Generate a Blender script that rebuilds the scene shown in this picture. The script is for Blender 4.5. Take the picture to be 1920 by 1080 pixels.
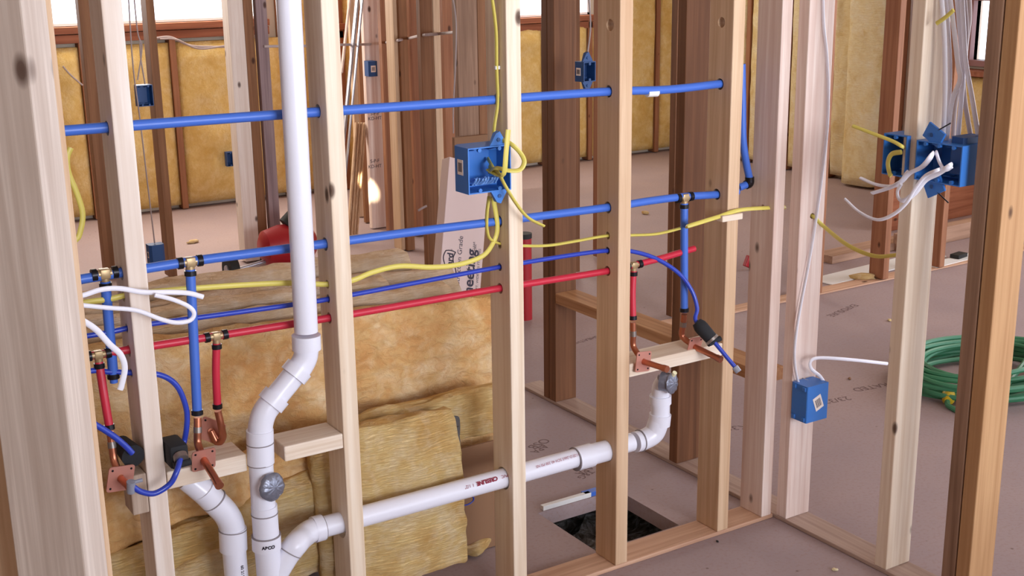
import bpy, bmesh, math, random
from mathutils import Vector, Matrix, noise
R = math.radians
for o in list(bpy.data.objects): bpy.data.objects.remove(o)
scn = bpy.context.scene
COL = scn.collection

# ------------------------------------------------------------------ camera
F, PITCH, ROLL, YAW, H = 2331.52, 0.263388, -0.014330, 0.562154, 1.55234
fw = Vector((math.sin(YAW)*math.cos(PITCH), math.cos(YAW)*math.cos(PITCH), -math.sin(PITCH)))
_r = Vector((math.cos(YAW), -math.sin(YAW), 0)); _u = _r.cross(fw)
rt = _r*math.cos(ROLL) + _u*math.sin(ROLL); up = -_r*math.sin(ROLL) + _u*math.cos(ROLL)
CAM = Vector((0, 0, H))
cd = bpy.data.cameras.new('camera'); cam = bpy.data.objects.new('camera', cd); COL.objects.link(cam)
m = Matrix((rt, up, -fw)).transposed().to_4x4(); m.translation = CAM; cam.matrix_world = m
cd.sensor_width = 36; cd.lens = 36*F/1920; cd.clip_start = .05; cd.clip_end = 200
scn.camera = cam

def at(px, py, X=None, Y=None, Z=None):
    """point of the place seen at a pixel, on a known plane of the room"""
    d = fw + rt*((px-960)/F) - up*((py-540)/F)
    t = X/d.x if X is not None else Y/d.y if Y is not None else (Z-H)/d.z
    return CAM + d*t

# ------------------------------------------------------------------ world, light, exposure
w = bpy.data.worlds.new('daylight'); scn.world = w; w.use_nodes = True
bg = w.node_tree.nodes['Background']; bg.inputs[0].default_value = (.84, .91, 1.06, 1); bg.inputs[1].default_value = 3.0
scn.view_settings.view_transform = 'Standard'; scn.view_settings.look = 'None'
scn.view_settings.exposure = 0.06; scn.view_settings.gamma = 1; scn.view_settings.use_curve_mapping = False

def area(name, loc, target, sx, sy, power, col):
    l = bpy.data.lights.new(name, 'AREA'); l.shape = 'RECTANGLE'; l.size = sx; l.size_y = sy; l.energy = power; l.color = col
    o = bpy.data.objects.new(name, l); COL.objects.link(o); o.location = loc
    o.rotation_euler = (Vector(target)-Vector(loc)).to_track_quat('-Z', 'Y').to_euler()
    return o
# daylight through the big openings behind the camera
MAIN = area('daylight_opening', (1.7, -3.2, 1.9), (2.1, 2.6, 2.25), 2.8, 1.4, 50, (.88, .92, 1)); MAIN.data.spread = R(58)
area('left_fill_light', (-2.05, .6, 1.6), (2.0, 2.2, 1.1), 1.6, 1.2, 11, (1, .95, .93))  # added fill for left-facing stud sides; the solid left wall has no window
# daylight falling in through the far windows
area('daylight_far_window', (1.95, 7.62, 1.70), (1.9, 4.2, 0), 2.0, .9, 60, (1, .92, .80))
area('daylight_far_window', (5.2, 7.62, 1.65), (4.2, 4.2, 0), .75, .9, 24, (1, .92, .80))
area('daylight_far_window', (3.63, 7.62, 1.65), (3.2, 4.2, 0), .5, .9, 11, (1, .93, .84))
area('daylight_side_window', (6.38, 3.0, 1.5), (3.0, 3.0, .2), 1.4, 1.4, 26, (1, .97, .96))
# low sun ray that slips past the boards of the far corner
sp = bpy.data.lights.new('sun_ray', 'SPOT'); sp.energy = 3200; sp.spot_size = R(1.7); sp.spot_blend = .25; sp.color = (1, .86, .6); sp.shadow_soft_size = .02
so = bpy.data.objects.new('sun_ray', sp); COL.objects.link(so); so.location = (1.75, 4.75, 2.2)
so.rotation_euler = (at(692, 352, Y=6.44)-so.location).to_track_quat('-Z', 'Y').to_euler()

# ------------------------------------------------------------------ materials
def lin(r, g, b):
    f = lambda c: (c/255/12.92) if c/255 <= .04045 else ((c/255+.055)/1.055)**2.4
    return (f(r), f(g), f(b), 1)
def mat(name, col, rough=.6, metal=0, spec=.5, coat=0):
    M = bpy.data.materials.new(name); M.use_nodes = True
    b = M.node_tree.nodes['Principled BSDF']
    b.inputs['Base Color'].default_value = col; b.inputs['Roughness'].default_value = rough
    b.inputs['Metallic'].default_value = metal; b.inputs['Specular IOR Level'].default_value = spec
    b.inputs['Coat Weight'].default_value = coat
    return M
class NT:
    def __init__(s, M): s.M = M; s.t = M.node_tree; s.b = s.t.nodes['Principled BSDF']
    def n(s, ty, **k):
        x = s.t.nodes.new(ty)
        for a, v in k.items(): setattr(x, a, v)
        return x
    def l(s, a, b): s.t.links.new(a, b)
    def ramp(s, fac, stops):
        r = s.n('ShaderNodeValToRGB'); s.l(fac, r.inputs[0])
        e = r.color_ramp.elements
        while len(e) < len(stops): e.new(.5)
        for q, (p, c) in zip(e, stops): q.position = p; q.color = c
        return r.outputs[0]
    def mix(s, f, a, b, mode='MIX'):
        x = s.n('ShaderNodeMix', data_type='RGBA', blend_type=mode)
        if isinstance(f, (int, float)): x.inputs[0].default_value = f
        else: s.l(f, x.inputs[0])
        for i, v in ((6, a), (7, b)):
            if isinstance(v, tuple): x.inputs[i].default_value = v
            else: s.l(v, x.inputs[i])
        return x.outputs[2]
    def coords(s, scale, rnd=True):
        tc = s.n('ShaderNodeTexCoord'); v = tc.outputs['Object']
        if rnd:
            oi = s.n('ShaderNodeObjectInfo'); mu = s.n('ShaderNodeVectorMath', operation='SCALE'); mu.inputs[0].default_value = (37, 53, 71)
            s.l(oi.outputs['Random'], mu.inputs['Scale'])
            ad = s.n('ShaderNodeVectorMath', operation='ADD'); s.l(v, ad.inputs[0]); s.l(mu.outputs[0], ad.inputs[1]); v = ad.outputs[0]
        mp = s.n('ShaderNodeMapping'); mp.inputs['Scale'].default_value = scale; s.l(v, mp.inputs[0])
        return mp.outputs[0]
    def noise(s, vec, sc, det=3, rough=.5, dist=0):
        x = s.n('ShaderNodeTexNoise'); s.l(vec, x.inputs['Vector']); x.inputs['Scale'].default_value = sc
        x.inputs['Detail'].default_value = det; x.inputs['Roughness'].default_value = rough; x.inputs['Distortion'].default_value = dist
        return x.outputs[0]
    def bump(s, h, st, d=.002):
        x = s.n('ShaderNodeBump'); s.l(h, x.inputs['Height']); x.inputs['Strength'].default_value = st; x.inputs['Distance'].default_value = d
        s.l(x.outputs[0], s.b.inputs['Normal'])

def wood(name, light, dark, knot=(70, 40, 25), long='Z', contrast=1.0):
    """softwood: long grain streaks, soft blotches and scattered round knots"""
    M = mat(name, lin(*light), .62, spec=.25); n = NT(M)
    sc = {'Z': (1, 1, .03), 'X': (.03, 1, 1), 'Y': (1, .03, 1)}[long]
    v = n.coords(sc)
    g1 = n.noise(v, 45, 4, .6, .6); g2 = n.noise(v, 190, 2, .5, .2)
    md = tuple((a+b)/2 for a, b in zip(lin(*light), lin(*dark)))
    c = n.ramp(g1, [(.28, lin(*dark)), (.45, md), (.6, lin(*light))])
    c = n.mix(n.ramp(g2, [(.42, (1, 1, 1, 1)), (.72, (0, 0, 0, 1))]), c, n.mix(.22*contrast, c, lin(*dark)))
    v2 = n.coords((1, 1, 1)); bl = n.noise(v2, 3.5, 2)
    c = n.mix(n.ramp(bl, [(.4, (0, 0, 0, 1)), (.75, (.35, .35, .35, 1))]), c, lin(*dark))
    ks = {'Z': (1, 1, .55), 'X': (.55, 1, 1), 'Y': (1, .55, 1)}[long]
    v3 = n.coords(ks)
    vo = n.n('ShaderNodeTexVoronoi'); n.l(v3, vo.inputs['Vector']); vo.inputs['Scale'].default_value = 8.5
    kn = n.ramp(vo.outputs['Distance'], [(0, (1, 1, 1, 1)), (.055, (.85, .85, .85, 1)), (.10, (0, 0, 0, 1))])
    c = n.mix(kn, c, lin(*knot))
    n.l(c, n.b.inputs['Base Color']); n.bump(g2, .15, .001)
    return M
W_PALE = wood('pale_spruce', (240, 224, 204), (214, 188, 160))
W_CREAM = wood('cream_spruce', (242, 230, 220), (220, 200, 184))
W_TAN = wood('tan_fir', (222, 192, 160), (190, 152, 118))
W_PINK = wood('pink_fir', (242, 226, 216), (210, 178, 164), contrast=1.4)
W_RED = wood('reddish_fir', (172, 120, 88), (138, 90, 64))
W_BROWN = wood('brown_fir', (156, 110, 76), (120, 80, 52))
W_GREY = wood('weathered_grey_wood', (206, 186, 168), (160, 136, 118))
W_NEAR = wood('grained_grey_spruce', (236, 222, 210), (184, 164, 150), contrast=2.2)
W_MAUVE = wood('mauve_grey_wood', (158, 136, 136), (116, 94, 96))
W_OLD = wood('stained_brown_wood', (166, 132, 108), (120, 90, 70))
W_POST = wood('dark_brown_fir', (136, 92, 62), (102, 66, 42))
W_AMBER = wood('amber_fir', (198, 156, 112), (164, 120, 80))
W_PX = wood('pale_spruce_lying', (240, 226, 210), (212, 186, 160), long='X')
W_PYL = wood('rail_fir_lying', (206, 160, 118), (164, 114, 74), long='Y')
W_RX = wood('reddish_trim', (176, 112, 82), (136, 80, 56), long='X')
W_PLX = wood('plate_fir', (216, 176, 148), (180, 138, 112), long='X')
W_PLY = wood('plate_grey_fir', (196, 172, 158), (160, 134, 122), long='Y')
W_OSX = wood('old_lumber_lying', (196, 160, 136), (150, 116, 96), long='X')

PEX_BLUE = mat('blue_pex', lin(66, 108, 200), .38)
PEX_BLUE2 = mat('blue_thin_tube', lin(44, 66, 176), .28)
PEX_RED = mat('red_pex', lin(196, 40, 62), .38)
CRIMP = mat('black_crimp_ring', lin(42, 40, 44), .35, .7)
BRASS = mat('brass_fitting', lin(176, 150, 112), .42, .6)
COPPER = mat('copper', lin(186, 116, 88), .34, .85)
COPPERP = mat('copper_plate', lin(204, 142, 126), .5, .5)
SOLDER = mat('solder_tin', lin(150, 140, 134), .4, .8)
FOAM = mat('black_foam_wrap', lin(26, 26, 30), .8)
GLASSY = mat('clear_plastic_valve', lin(160, 165, 180), .15, .3)
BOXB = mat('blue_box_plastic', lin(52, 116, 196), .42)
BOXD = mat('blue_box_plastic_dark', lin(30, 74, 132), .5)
LABEL = mat('box_label_paper', lin(240, 226, 216), .7)
INKD = mat('dark_ink', lin(58, 50, 66), .7)
INKR = mat('red_ink', lin(176, 58, 84), .6)
PVC = mat('white_pvc', lin(230, 229, 240), .28)
PVCL = mat('pvc_joint_line', lin(140, 132, 136), .6)
YEL = mat('yellow_cable_jacket', lin(214, 198, 96), .42)
WHT = mat('white_cable_jacket', lin(236, 234, 244), .42)
GRYC = mat('grey_cable_jacket', lin(176, 160, 158), .5)
STEEL = mat('galvanised_steel', lin(190, 190, 200), .35, .8)
REDP = mat('red_paint', lin(168, 26, 36), .4)
BLKR = mat('black_rubber', lin(30, 28, 28), .7)
GREENH = mat('green_cord_jacket', lin(62, 128, 92), .45)
PLUGY = mat('yellow_plug', lin(212, 178, 40), .45)
PAPER = mat('kraft_paper', lin(170, 134, 104), .8)
ASPH = mat('dark_batt_facing', lin(84, 80, 80), .8)
CARD = mat('printed_carton', lin(222, 198, 192), .75)
KRAFT = mat('brown_carton', lin(140, 104, 76), .85)
WIN = mat('window_vinyl', lin(236, 234, 236), .5)
NAILP = mat('nail_plate_white', lin(230, 228, 226), .5)

def tape():
    M = mat('grey_duct_tape', lin(124, 126, 140), .26, .45); n = NT(M)
    v = n.coords((1, 1, 1)); h = n.noise(v, 45, 3, .6, 1.5); n.bump(h, .45, .004); return M
TAPE = tape()
def insul(name, a, b, cc, st=(1, 1, 5)):
    M = mat(name, lin(*a), .95, spec=.05); n = NT(M)
    v = n.coords((1, 1, 1)); v2 = n.coords(st)
    g = n.noise(v, 7, 4, .6, .5); f = n.noise(v2, 28, 5, .7, 1.0); p = n.noise(v, 22, 3, .6)
    c = n.ramp(g, [(.32, lin(*b)), (.5, lin(*a)), (.68, lin(*cc))])
    c = n.mix(n.ramp(f, [(.38, (.55, .55, .55, 1)), (.6, (0, 0, 0, 1))]), c, lin(*b))
    c = n.mix(n.ramp(p, [(.5, (0, 0, 0, 1)), (.7, (.45, .45, .45, 1))]), c, lin(*cc))
    n.l(c, n.b.inputs['Base Color']); n.bump(f, .8, .012)
    n.b.inputs['Sheen Weight'].default_value = .0
    return M
INS = insul('yellow_fiberglass', (216, 176, 120), (202, 148, 92), (230, 204, 164), (1, 1, 1.6))
INSF = insul('golden_fiberglass', (240, 206, 134), (226, 184, 104), (248, 222, 164), (3, 3, 2))
INSL = insul('pale_fiberglass', (246, 228, 180), (230, 202, 142), (250, 238, 206))
INST = insul('layered_fiberglass', (236, 206, 170), (210, 172, 132), (242, 222, 202), (1, 1.5, 14))
INSW = insul('cut_fiberglass', (232, 202, 142), (210, 166, 102), (240, 220, 184), (1, 2, 9))

def floor_mat():
    M = mat('floor_panel', lin(198, 166, 154), .7, spec=.2); n = NT(M)
    v = n.coords((1, 1, 1), False)
    a = n.noise(v, 1.1, 4, .6); b = n.noise(v, 90, 3, .6); d = n.noise(v, 9, 4, .65)
    c = n.ramp(a, [(.35, lin(160, 142, 144)), (.65, lin(172, 151, 149))])
    c = n.mix(n.ramp(b, [(.3, (.35, .35, .35, 1)), (.5, (0, 0, 0, 1))]), c, lin(150, 118, 106))
    c = n.mix(n.ramp(d, [(.62, (0, 0, 0, 1)), (.8, (.5, .5, .5, 1))]), c, lin(164, 138, 130))
    vo = n.n('ShaderNodeTexVoronoi'); n.l(v, vo.inputs['Vector']); vo.inputs['Scale'].default_value = 9
    c = n.mix(n.ramp(vo.outputs['Distance'], [(.02, (.75, .75, .75, 1)), (.05, (0, 0, 0, 1))]), c, lin(104, 80, 72))
    n.l(c, n.b.inputs['Base Color']); n.bump(b, .1, .001)
    return M
FLOOR = floor_mat()
def dirt_mat():
    M = mat('wet_ground', lin(70, 66, 60), .8); n = NT(M)
    v = n.coords((1, 1, 1), False); a = n.noise(v, 14, 5, .75, 1.5)
    n.l(n.ramp(a, [(.4, lin(96, 88, 80)), (.52, lin(150, 150, 150)), (.62, lin(214, 218, 226))]), n.b.inputs['Base Color']); n.bump(a, .6, .02)
    return M
DIRT = dirt_mat()
DRY = mat('framing_brown_board', lin(150, 118, 92), .9)  # darkened to lessen light bounced off the unseen walls
SUB = mat('ceiling_board', lin(222, 206, 186), .9)

V = Vector
# ------------------------------------------------------------------ builders
def obj(name, bm, M, parent=None, smooth=False, loc=None):
    me = bpy.data.meshes.new(name); bm.normal_update()
    if smooth:
        for f in bm.faces: f.smooth = True
    bm.to_mesh(me); bm.free(); me.materials.append(M)
    o = bpy.data.objects.new(name, me); COL.objects.link(o)
    if loc is not None: o.location = loc
    if parent is not None: o.parent = parent
    return o
def tag(o, label, cat, group=None):
    o['label'] = label; o['category'] = cat
    if group: o['group'] = group
    return o
def thing(name, label, cat, loc=(0, 0, 0), group=None, rot=None):
    o = bpy.data.objects.new(name, None); COL.objects.link(o); o.location = loc; o.empty_display_size = .05
    if rot is not None: o.rotation_euler = rot
    return tag(o, label, cat, group)
def struct(o): o['kind'] = 'structure'; return o
def local(o, bm):
    """bmesh given in world coordinates -> local to an unrotated thing"""
    bmesh.ops.translate(bm, verts=bm.verts, vec=-Vector(o.location)); return bm
def box_bm(x0, x1, y0, y1, z0, z1, bev=0, bm=None):
    bm = bm or bmesh.new()
    r = bmesh.ops.create_cube(bm, size=1)['verts']
    bmesh.ops.scale(bm, verts=r, vec=(x1-x0, y1-y0, z1-z0)); bmesh.ops.translate(bm, verts=r, vec=((x0+x1)/2, (y0+y1)/2, (z0+z1)/2))
    if bev:
        es = list({e for v in r for e in v.link_edges})
        bmesh.ops.bevel(bm, geom=es, offset=bev, segments=2, profile=.5, affect='EDGES')
    return bm
def smooth_path(pts, sub=8):
    pts = [Vector(p) for p in pts]
    if len(pts) < 3: return pts
    out = []; q = [pts[0]*2-pts[1]] + pts + [pts[-1]*2-pts[-2]]
    for i in range(1, len(q)-2):
        a, b, c, d = q[i-1:i+3]
        for k in range(sub):
            t = k/sub
            out.append(.5*((2*b)+(c-a)*t+(2*a-5*b+4*c-d)*t*t+(3*b-a-3*c+d)*t**3))
    out.append(pts[-1]); return out
def tube_bm(pts, r, sides=14, sub=8, flat=1.0, smooth=True, ref=None, radii=None, bm=None, caps=True):
    """a round (or flattened) tube swept along the points, closed at both ends"""
    P = smooth_path(pts, sub) if smooth else [Vector(p) for p in pts]
    bm = bm or bmesh.new(); rings = []; nrm = None
    for i, p in enumerate(P):
        t = (P[min(i+1, len(P)-1)]-P[max(i-1, 0)]).normalized()
        if nrm is None:
            a = Vector(ref) if ref else (Vector((0, 0, 1)) if abs(t.z) < .9 else Vector((0, 1, 0)))
            nrm = (a-t*a.dot(t)).normalized()
        else: nrm = (nrm-t*nrm.dot(t)).normalized()
        b = t.cross(nrm); rr = radii[i] if radii else r
        rings.append([bm.verts.new(p+nrm*(math.cos(2*math.pi*k/sides)*rr)+b*(math.sin(2*math.pi*k/sides)*rr*flat)) for k in range(sides)])
    for i in range(len(rings)-1):
        for k in range(sides):
            bm.faces.new((rings[i][k], rings[i][(k+1) % sides], rings[i+1][(k+1) % sides], rings[i+1][k]))
    if caps:
        bm.faces.new(rings[0][::-1]); bm.faces.new(rings[-1])
    bmesh.ops.recalc_face_normals(bm, faces=bm.faces)
    return bm
def shade_auto(o, ang=40):
    me = o.data
    for p in me.polygons: p.use_smooth = True
    if hasattr(me, 'set_sharp_from_angle'): me.set_sharp_from_angle(angle=R(ang))
    return o
def tube(name, pts, r, M, parent=None, **k):
    bm = tube_bm(pts, r, **k)
    if parent is not None: local(parent, bm)
    return shade_auto(obj(name, bm, M, parent))
def cyl(name, a, b, r, M, parent=None, sides=24, **k): return tube(name, [a, b], r, M, parent, sides=sides, smooth=False, **k)
def px(lst, **k): return [at(x, y, **k) for x, y in lst]

ZP = .012            # top of the sole plates above the floor topping
D = 2.339            # front of the plumbing wall
YC = 2.383           # pipe line in the middle of that wall
XR = 2.336           # left face of the side wall

# ------------------------------------------------------------------ the setting
HX0, HX1, HY0, HY1 = 1.80, 2.084, 2.45, 2.735
bm = bmesh.new()
for a in ((-2.5, HX0, -4, 9), (HX1, 7.2, -4, 9), (HX0, HX1, -4, HY0), (HX0, HX1, HY1, 9)):
    box_bm(a[0], a[1], a[2], a[3], -.045, 0, bm=bm)
fl = struct(obj('floor', bm, FLOOR))
bm = bmesh.new(); box_bm(.9, 3.2, 1.9, 4.2, -.22, -.17, bm=bm)
for v in range(0): pass
bmesh.ops.subdivide_edges(bm, edges=bm.edges, cuts=24, use_grid_fill=True)
for v in bm.verts:
    if v.co.z > -.19: v.co.z += .05*noise.noise(v.co*9)+.05*noise.noise(v.co*25)
struct(obj('trim_1', bm, DIRT))
bm = bmesh.new(); box_bm(.9, .95, 1.9, 4.2, -.45, -.05, bm=bm); box_bm(3.15, 3.2, 1.9, 4.2, -.45, -.05, bm=bm); box_bm(.9, 3.2, 4.15, 4.2, -.45, -.05, bm=bm); box_bm(.9, 3.2, 1.9, 1.95, -.45, -.05, bm=bm)
struct(obj('trim_2', bm, SUB))
struct(obj('ceiling', box_bm(-2.5, 7.2, -4, 9, 2.46, 2.5), SUB))
struct(obj('wall_back_light_block', box_bm(-2.2, .9, -4, -3.9, 0, 2.46), DRY))  # unseen half wall, added to keep daylight off left-facing sides
struct(obj('wall_left_light_block', box_bm(-2.2, -2.1, -4, 7.8, 0, 2.46), DRY))  # unseen closed wall, added so left-facing sides get less light
YF = 7.7; XF = 6.44
# far wall sheathing with its window openings, seen as bright daylight
def wall_with_holes_x(name, x0, x1, y, th, holes, M):
    bm = bmesh.new(); xs = x0
    for (a, b, z0, z1) in sorted(holes):
        box_bm(xs, a, y, y+th, 0, 2.46, bm=bm); box_bm(a, b, y, y+th, 0, z0, bm=bm); box_bm(a, b, y, y+th, z1, 2.46, bm=bm); xs = b
    box_bm(xs, x1, y, y+th, 0, 2.46, bm=bm); return struct(obj(name, bm, M))
FW = [(.4, 3.0, 1.17, 2.15), (3.42, 3.85, 1.12, 2.15), (4.86, 5.6, 1.10, 2.15)]
wall_with_holes_x('wall_far', -2.2, XF+.2, YF+.09, .05, FW, SUB)
bm = bmesh.new(); RY0, RY1, RZ0, RZ1 = 4.90, 5.015, .88, 1.235
yy = 3.2
box_bm(XF+.09, XF+.14, 3.2, RY0, 0, 2.46, bm=bm); box_bm(XF+.09, XF+.14, RY1, YF+.1, 0, 2.46, bm=bm)
box_bm(XF+.09, XF+.14, RY0, RY1, 0, RZ0, bm=bm); box_bm(XF+.09, XF+.14, RY0, RY1, RZ1, 2.46, bm=bm)
struct(obj('wall_right', bm, SUB))

# windows: vinyl frames, sills
def window(n, x0, x1, z0, z1):
    t = bpy.data.objects.new('window_%d' % n, None); COL.objects.link(t); t.location = ((x0+x1)/2, YF+.05, z0); struct(t)
    bm = bmesh.new(); s = .03
    box_bm(x0, x1, YF+.03, YF+.1, z0, z0+s*.5, bm=bm); box_bm(x0, x1, YF+.03, YF+.1, z1-s, z1, bm=bm)
    box_bm(x0, x0+s, YF+.03, YF+.1, z0, z1, bm=bm); box_bm(x1-s, x1, YF+.03, YF+.1, z0, z1, bm=bm)
    obj('window_frame', local(t, bm), WIN, t)
    bm = box_bm(x0-.04, x1+.04, YF-.015, YF+.10, z0-.045, z0-.004, .003)
    obj('window_sill', local(t, bm), W_RX, t)
    bm = box_bm(x0-.04, x1+.04, YF, YF+.05, z0-.10, z0-.05, .003)
    obj('sill_plate', local(t, bm), W_RX, t)
for i, (a, b, c, d_) in enumerate(FW): window(i+1, a, b, c, d_)
t = bpy.data.objects.new('window_4', None); COL.objects.link(t); t.location = (XF+.05, (RY0+RY1)/2, RZ0); struct(t)
bm = bmesh.new()
for a in ((RY0-.05, RY1+.06, RZ0-.035, RZ0), (RY0-.05, RY1+.06, RZ1, RZ1+.05), (RY0-.05, RY0, RZ0, RZ1), (RY1, RY1+.06, RZ0, RZ1)):
    box_bm(XF+.05, XF+.12, a[0], a[1], a[2], a[3], bm=bm)
obj('window_frame', local(t, bm), mat('mauve_window_wood', lin(150, 104, 100), .5), t)
obj('window_sill', local(t, box_bm(XF-.03, XF+.1, RY0-.1, RY1+.12, RZ0-.09, RZ0-.055, .003)), W_RX, t)

# ------------------------------------------------------------------ studs
def stud(x0, y0, sx, sy, M, label, z0=ZP, z1=2.44, rot=0, holes=(), name='wall_stud', group=None, bev=.0025):
    """one upright 2x4; holes: (local axis 'x', centre y, world z, radius) drilled through"""
    bm = box_bm(-sx/2, sx/2, -sy/2, sy/2, 0, z1-z0, bev)
    o = obj(name, bm, M, None, loc=(x0+sx/2, y0+sy/2, z0))
    if holes:
        cb = bmesh.new()
        for (cy, cz, r, ax) in holes:
            c = Vector((0, cy-(y0+sy/2), cz-z0)) if ax == 'x' else Vector((cy-(x0+sx/2), 0, cz-z0))
            dv = Vector((.2, 0, 0)) if ax == 'x' else Vector((0, .2, 0))
            tube_bm([c-dv, c+dv], r, sides=20, smooth=False, bm=cb)
        co = obj('cutter', cb, M, None, loc=o.location)
        md = o.modifiers.new('drill', 'BOOLEAN'); md.operation = 'DIFFERENCE'; md.solver = 'EXACT'; md.object = co
        bpy.context.view_layer.update()
        dg = bpy.context.evaluated_depsgraph_get()
        me = bpy.data.meshes.new_from_object(o.evaluated_get(dg)); o.modifiers.clear(); o.data = me
        me.materials.clear(); me.materials.append(M)
        cme = co.data; bpy.data.objects.remove(co); bpy.data.meshes.remove(cme)
    if rot: o.rotation_euler = (0, 0, rot)
    return tag(o, label, 'stud', group)
ZT, ZM, ZRD, ZDR = 1.244, .963, .80, .315
def zc(pxx, pyy): return at(pxx, pyy, Y=YC).z
PH = lambda z, r: (YC, z, r, 'x')
S = .038; L = .089
main = [
 (.606, 'cream', W_CREAM, 'pale stud left of the white vent pipe, behind the looping white cable', [PH(ZT, .014), PH(.962, .0135), PH(ZRD+.004, .012), PH(zc(238, 615), .009), PH(zc(247, 699), .009), PH(zc(235, 556), .01)]),
 (1.035, 'pale', W_PALE, 'knotty pale stud just right of the tall white vent pipe', [PH(1.243, .0145), PH(.962, .0145), PH(.799, .0125), PH(zc(615, 560), .0095), PH(zc(615, 533), .0095), PH(.311, .0285)]),
 (1.468, 'cream', W_PALE, 'stud carrying the large open blue electrical box', [PH(1.235, .0145), PH(.957, .0145), PH(.797, .0125), PH(zc(940, 500), .0095), PH(zc(944, 458), .0095), PH(.319, .0285)]),
 (1.779, 'tan', W_TAN, 'stud standing in front of the floor opening, drain pipe passing through it', [PH(1.232, .0145), PH(.952, .0145), PH(.793, .0125), PH(zc(1138, 470), .0095), PH(zc(1138, 442), .0095), PH(.318, .0285), (YC-.005, at(1140, 47, Y=YC).z, .014, 'x')]),
 (2.127, 'tan', W_TAN, 'stud right of the floor opening where the top blue pipe ends', [PH(1.226, .0145), PH(.945, .0145), (YC, at(1353, 42, Y=YC).z, .013, 'x')]),
 (2.290, 'pink', W_PINK, 'last stud of the plumbing wall, yellow cable entering its side', [PH(zc(1440, 388), .009)]),
]
for (x, _, M, lab, hl) in main:
    stud(x, D, S if x < 2.2 else .036, L, M, lab, holes=hl, group=None)
stud(.105, D, S, L, W_PALE, 'plumbing wall stud beyond the left edge stud', holes=[PH(1.248, .0145), PH(.954, .0145), PH(.812, .0125), PH(.85, .009), PH(.78, .009), PH(.905, .010)])
# sole plates
def plate(x0, x1, y0, y1, M, label, z0=-.02, z1=ZP, name='sole_plate'):
    c = Vector(((x0+x1)/2, (y0+y1)/2, z0)); o = obj(name, box_bm(x0-c.x, x1-c.x, y0-c.y, y1-c.y, 0, z1-z0, .002), M, loc=c)
    return tag(o, label, 'sole plate')
plate(-.3, 2.334, D, D+.089, W_PLX, 'wooden sole plate under the plumbing wall studs', z0=.0005)
plate(XR+.001, XR+.089, .6, 3.66, W_PLY, 'greyish sole plate of the side wall on the pinkish floor', z0=.0005)

# side wall (runs towards the camera)
stud(XR+.001, 2.292, L, S, W_PINK, 'pink streaked corner stud with the single blue box on it', holes=[(at(1523, 405, Y=2.292).x, at(1523, 405, Y=2.292).z, .008, 'y')])
stud(XR+.001, 1.934, L, S, W_PALE, 'grey-sided stud between two blue boxes full of cables')
stud(XR+.001, 1.729, L, S, W_OLD, 'rough stained stud behind the far right tan stud')
stud(XR+.001, 1.688, L, S, W_AMBER, 'tan stud at the far right edge, nearest the camera on that side')
stud(XR+.001, 2.765, L, S, W_POST, 'brown stud behind the right copper stub-outs, its foot on the side wall plate')
stud(XR+.001, 3.43, L, .040, W_POST, 'thick brown post where the low rail begins')
stud(XR+.001, 3.472, L, .034, W_POST, 'reddish stud doubled behind the thick brown post')
# low rail between posts
c = Vector((XR+.045, 2.9, .374))
for (a, b, lab) in ((2.805, 3.43, 'flat brown rail between the two brown posts at knee height'), (2.41, 2.763, 'short reddish rail stub seen right of the copper stubs')):
    cy = (a+b)/2; o = obj('wall_rail', box_bm(-.0445, .0445, a-cy, b-cy, 0, .037, .002), W_PYL, loc=(XR+.046, cy, .376)); tag(o, lab, 'rail')
stud(3.35, 4.02, L, S, W_POST, 'dark stud beyond the brown stud behind the right copper stubs')
stud(3.40, 4.90, L, S, W_POST, 'dark brown stud right beside the thick brown post, farther back')
stud(3.74, 5.10, L, S, W_RED, 'reddish stud half hidden left of the stud at the floor opening')

# far room studs
def fstud(pxl, py, Y, sx, sy, M, label, dx=0):
    p = at(pxl, py, Y=Y); return stud(p.x+dx, Y, sx, sy, M, label, z0=.005)
fstud(152, 60, 6.2, .098, .06, W_BROWN, 'reddish stud just left of the pale stud with the looping cable')
stud(1.785-.025, 5.99, S, L, W_BROWN, 'dark stud with small blue box, in front of the far left window')
stud(2.19, 6.08, .079, L, W_CREAM, 'light stud pair left of the grey board, by the red compressor')
stud(2.273, 6.09, .05, L, W_BROWN, 'brown stud between the light stud and the grey board')
stud(2.328, 6.06, .058, .04, W_MAUVE, 'weathered grey board standing behind the white vent pipe')
def crowd(pl, pr, Y, dep, M, label):
    x0, x1 = at(pl, 167, Y=Y).x, at(pr, 167, Y=Y).x; return stud(x0, Y, x1-x0, dep, M, label, z0=.005)
crowd(662, 673, 6.80, .03, W_TAN, 'narrow tan stud between the leaning strips and the stamped stud')
crowd(675, 685, 6.62, .03, W_BROWN, 'dark brown stud directly left of the stamped pinkish stud')
stamped = crowd(687, 716, 6.45, S, W_PINK, 'pinkish stud with stamped grade marks and small blue box')
crowd(719, 742, 6.28, S, W_RED, 'dark reddish stud directly right of the stamped pinkish stud')
crowd(742, 753, 5.86, L, W_TAN, 'tan stud two places right of the stamped stud')
crowd(754, 768, 5.83, L, W_BROWN, 'brown stud close right of the narrow tan one, left of the carton')
crowd(772, 790, 6.12, S, W_RED, 'deep red-brown stud in the shade left of the carton')
crowd(792, 815, 5.20, S, W_BROWN, 'brown stud with small clip, standing left of the carton')
crowd(816, 829, 5.21, S, W_TAN, 'tan stud doubled on the right of the brown clip stud')
crowd(834, 857, 5.62, S, W_RED, 'deep red stud with thin cable running down it above the carton')
crowd(859, 897, 4.66, S, W_OLD, 'wide greyish brown stud standing above the brown carton')
crowd(898, 912, 4.68, .03, W_BROWN, 'dark stud close on the right of the wide greyish stud')
a_, b_ = at(700, 167, Y=7.0), at(976, 167, Y=7.0)
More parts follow.
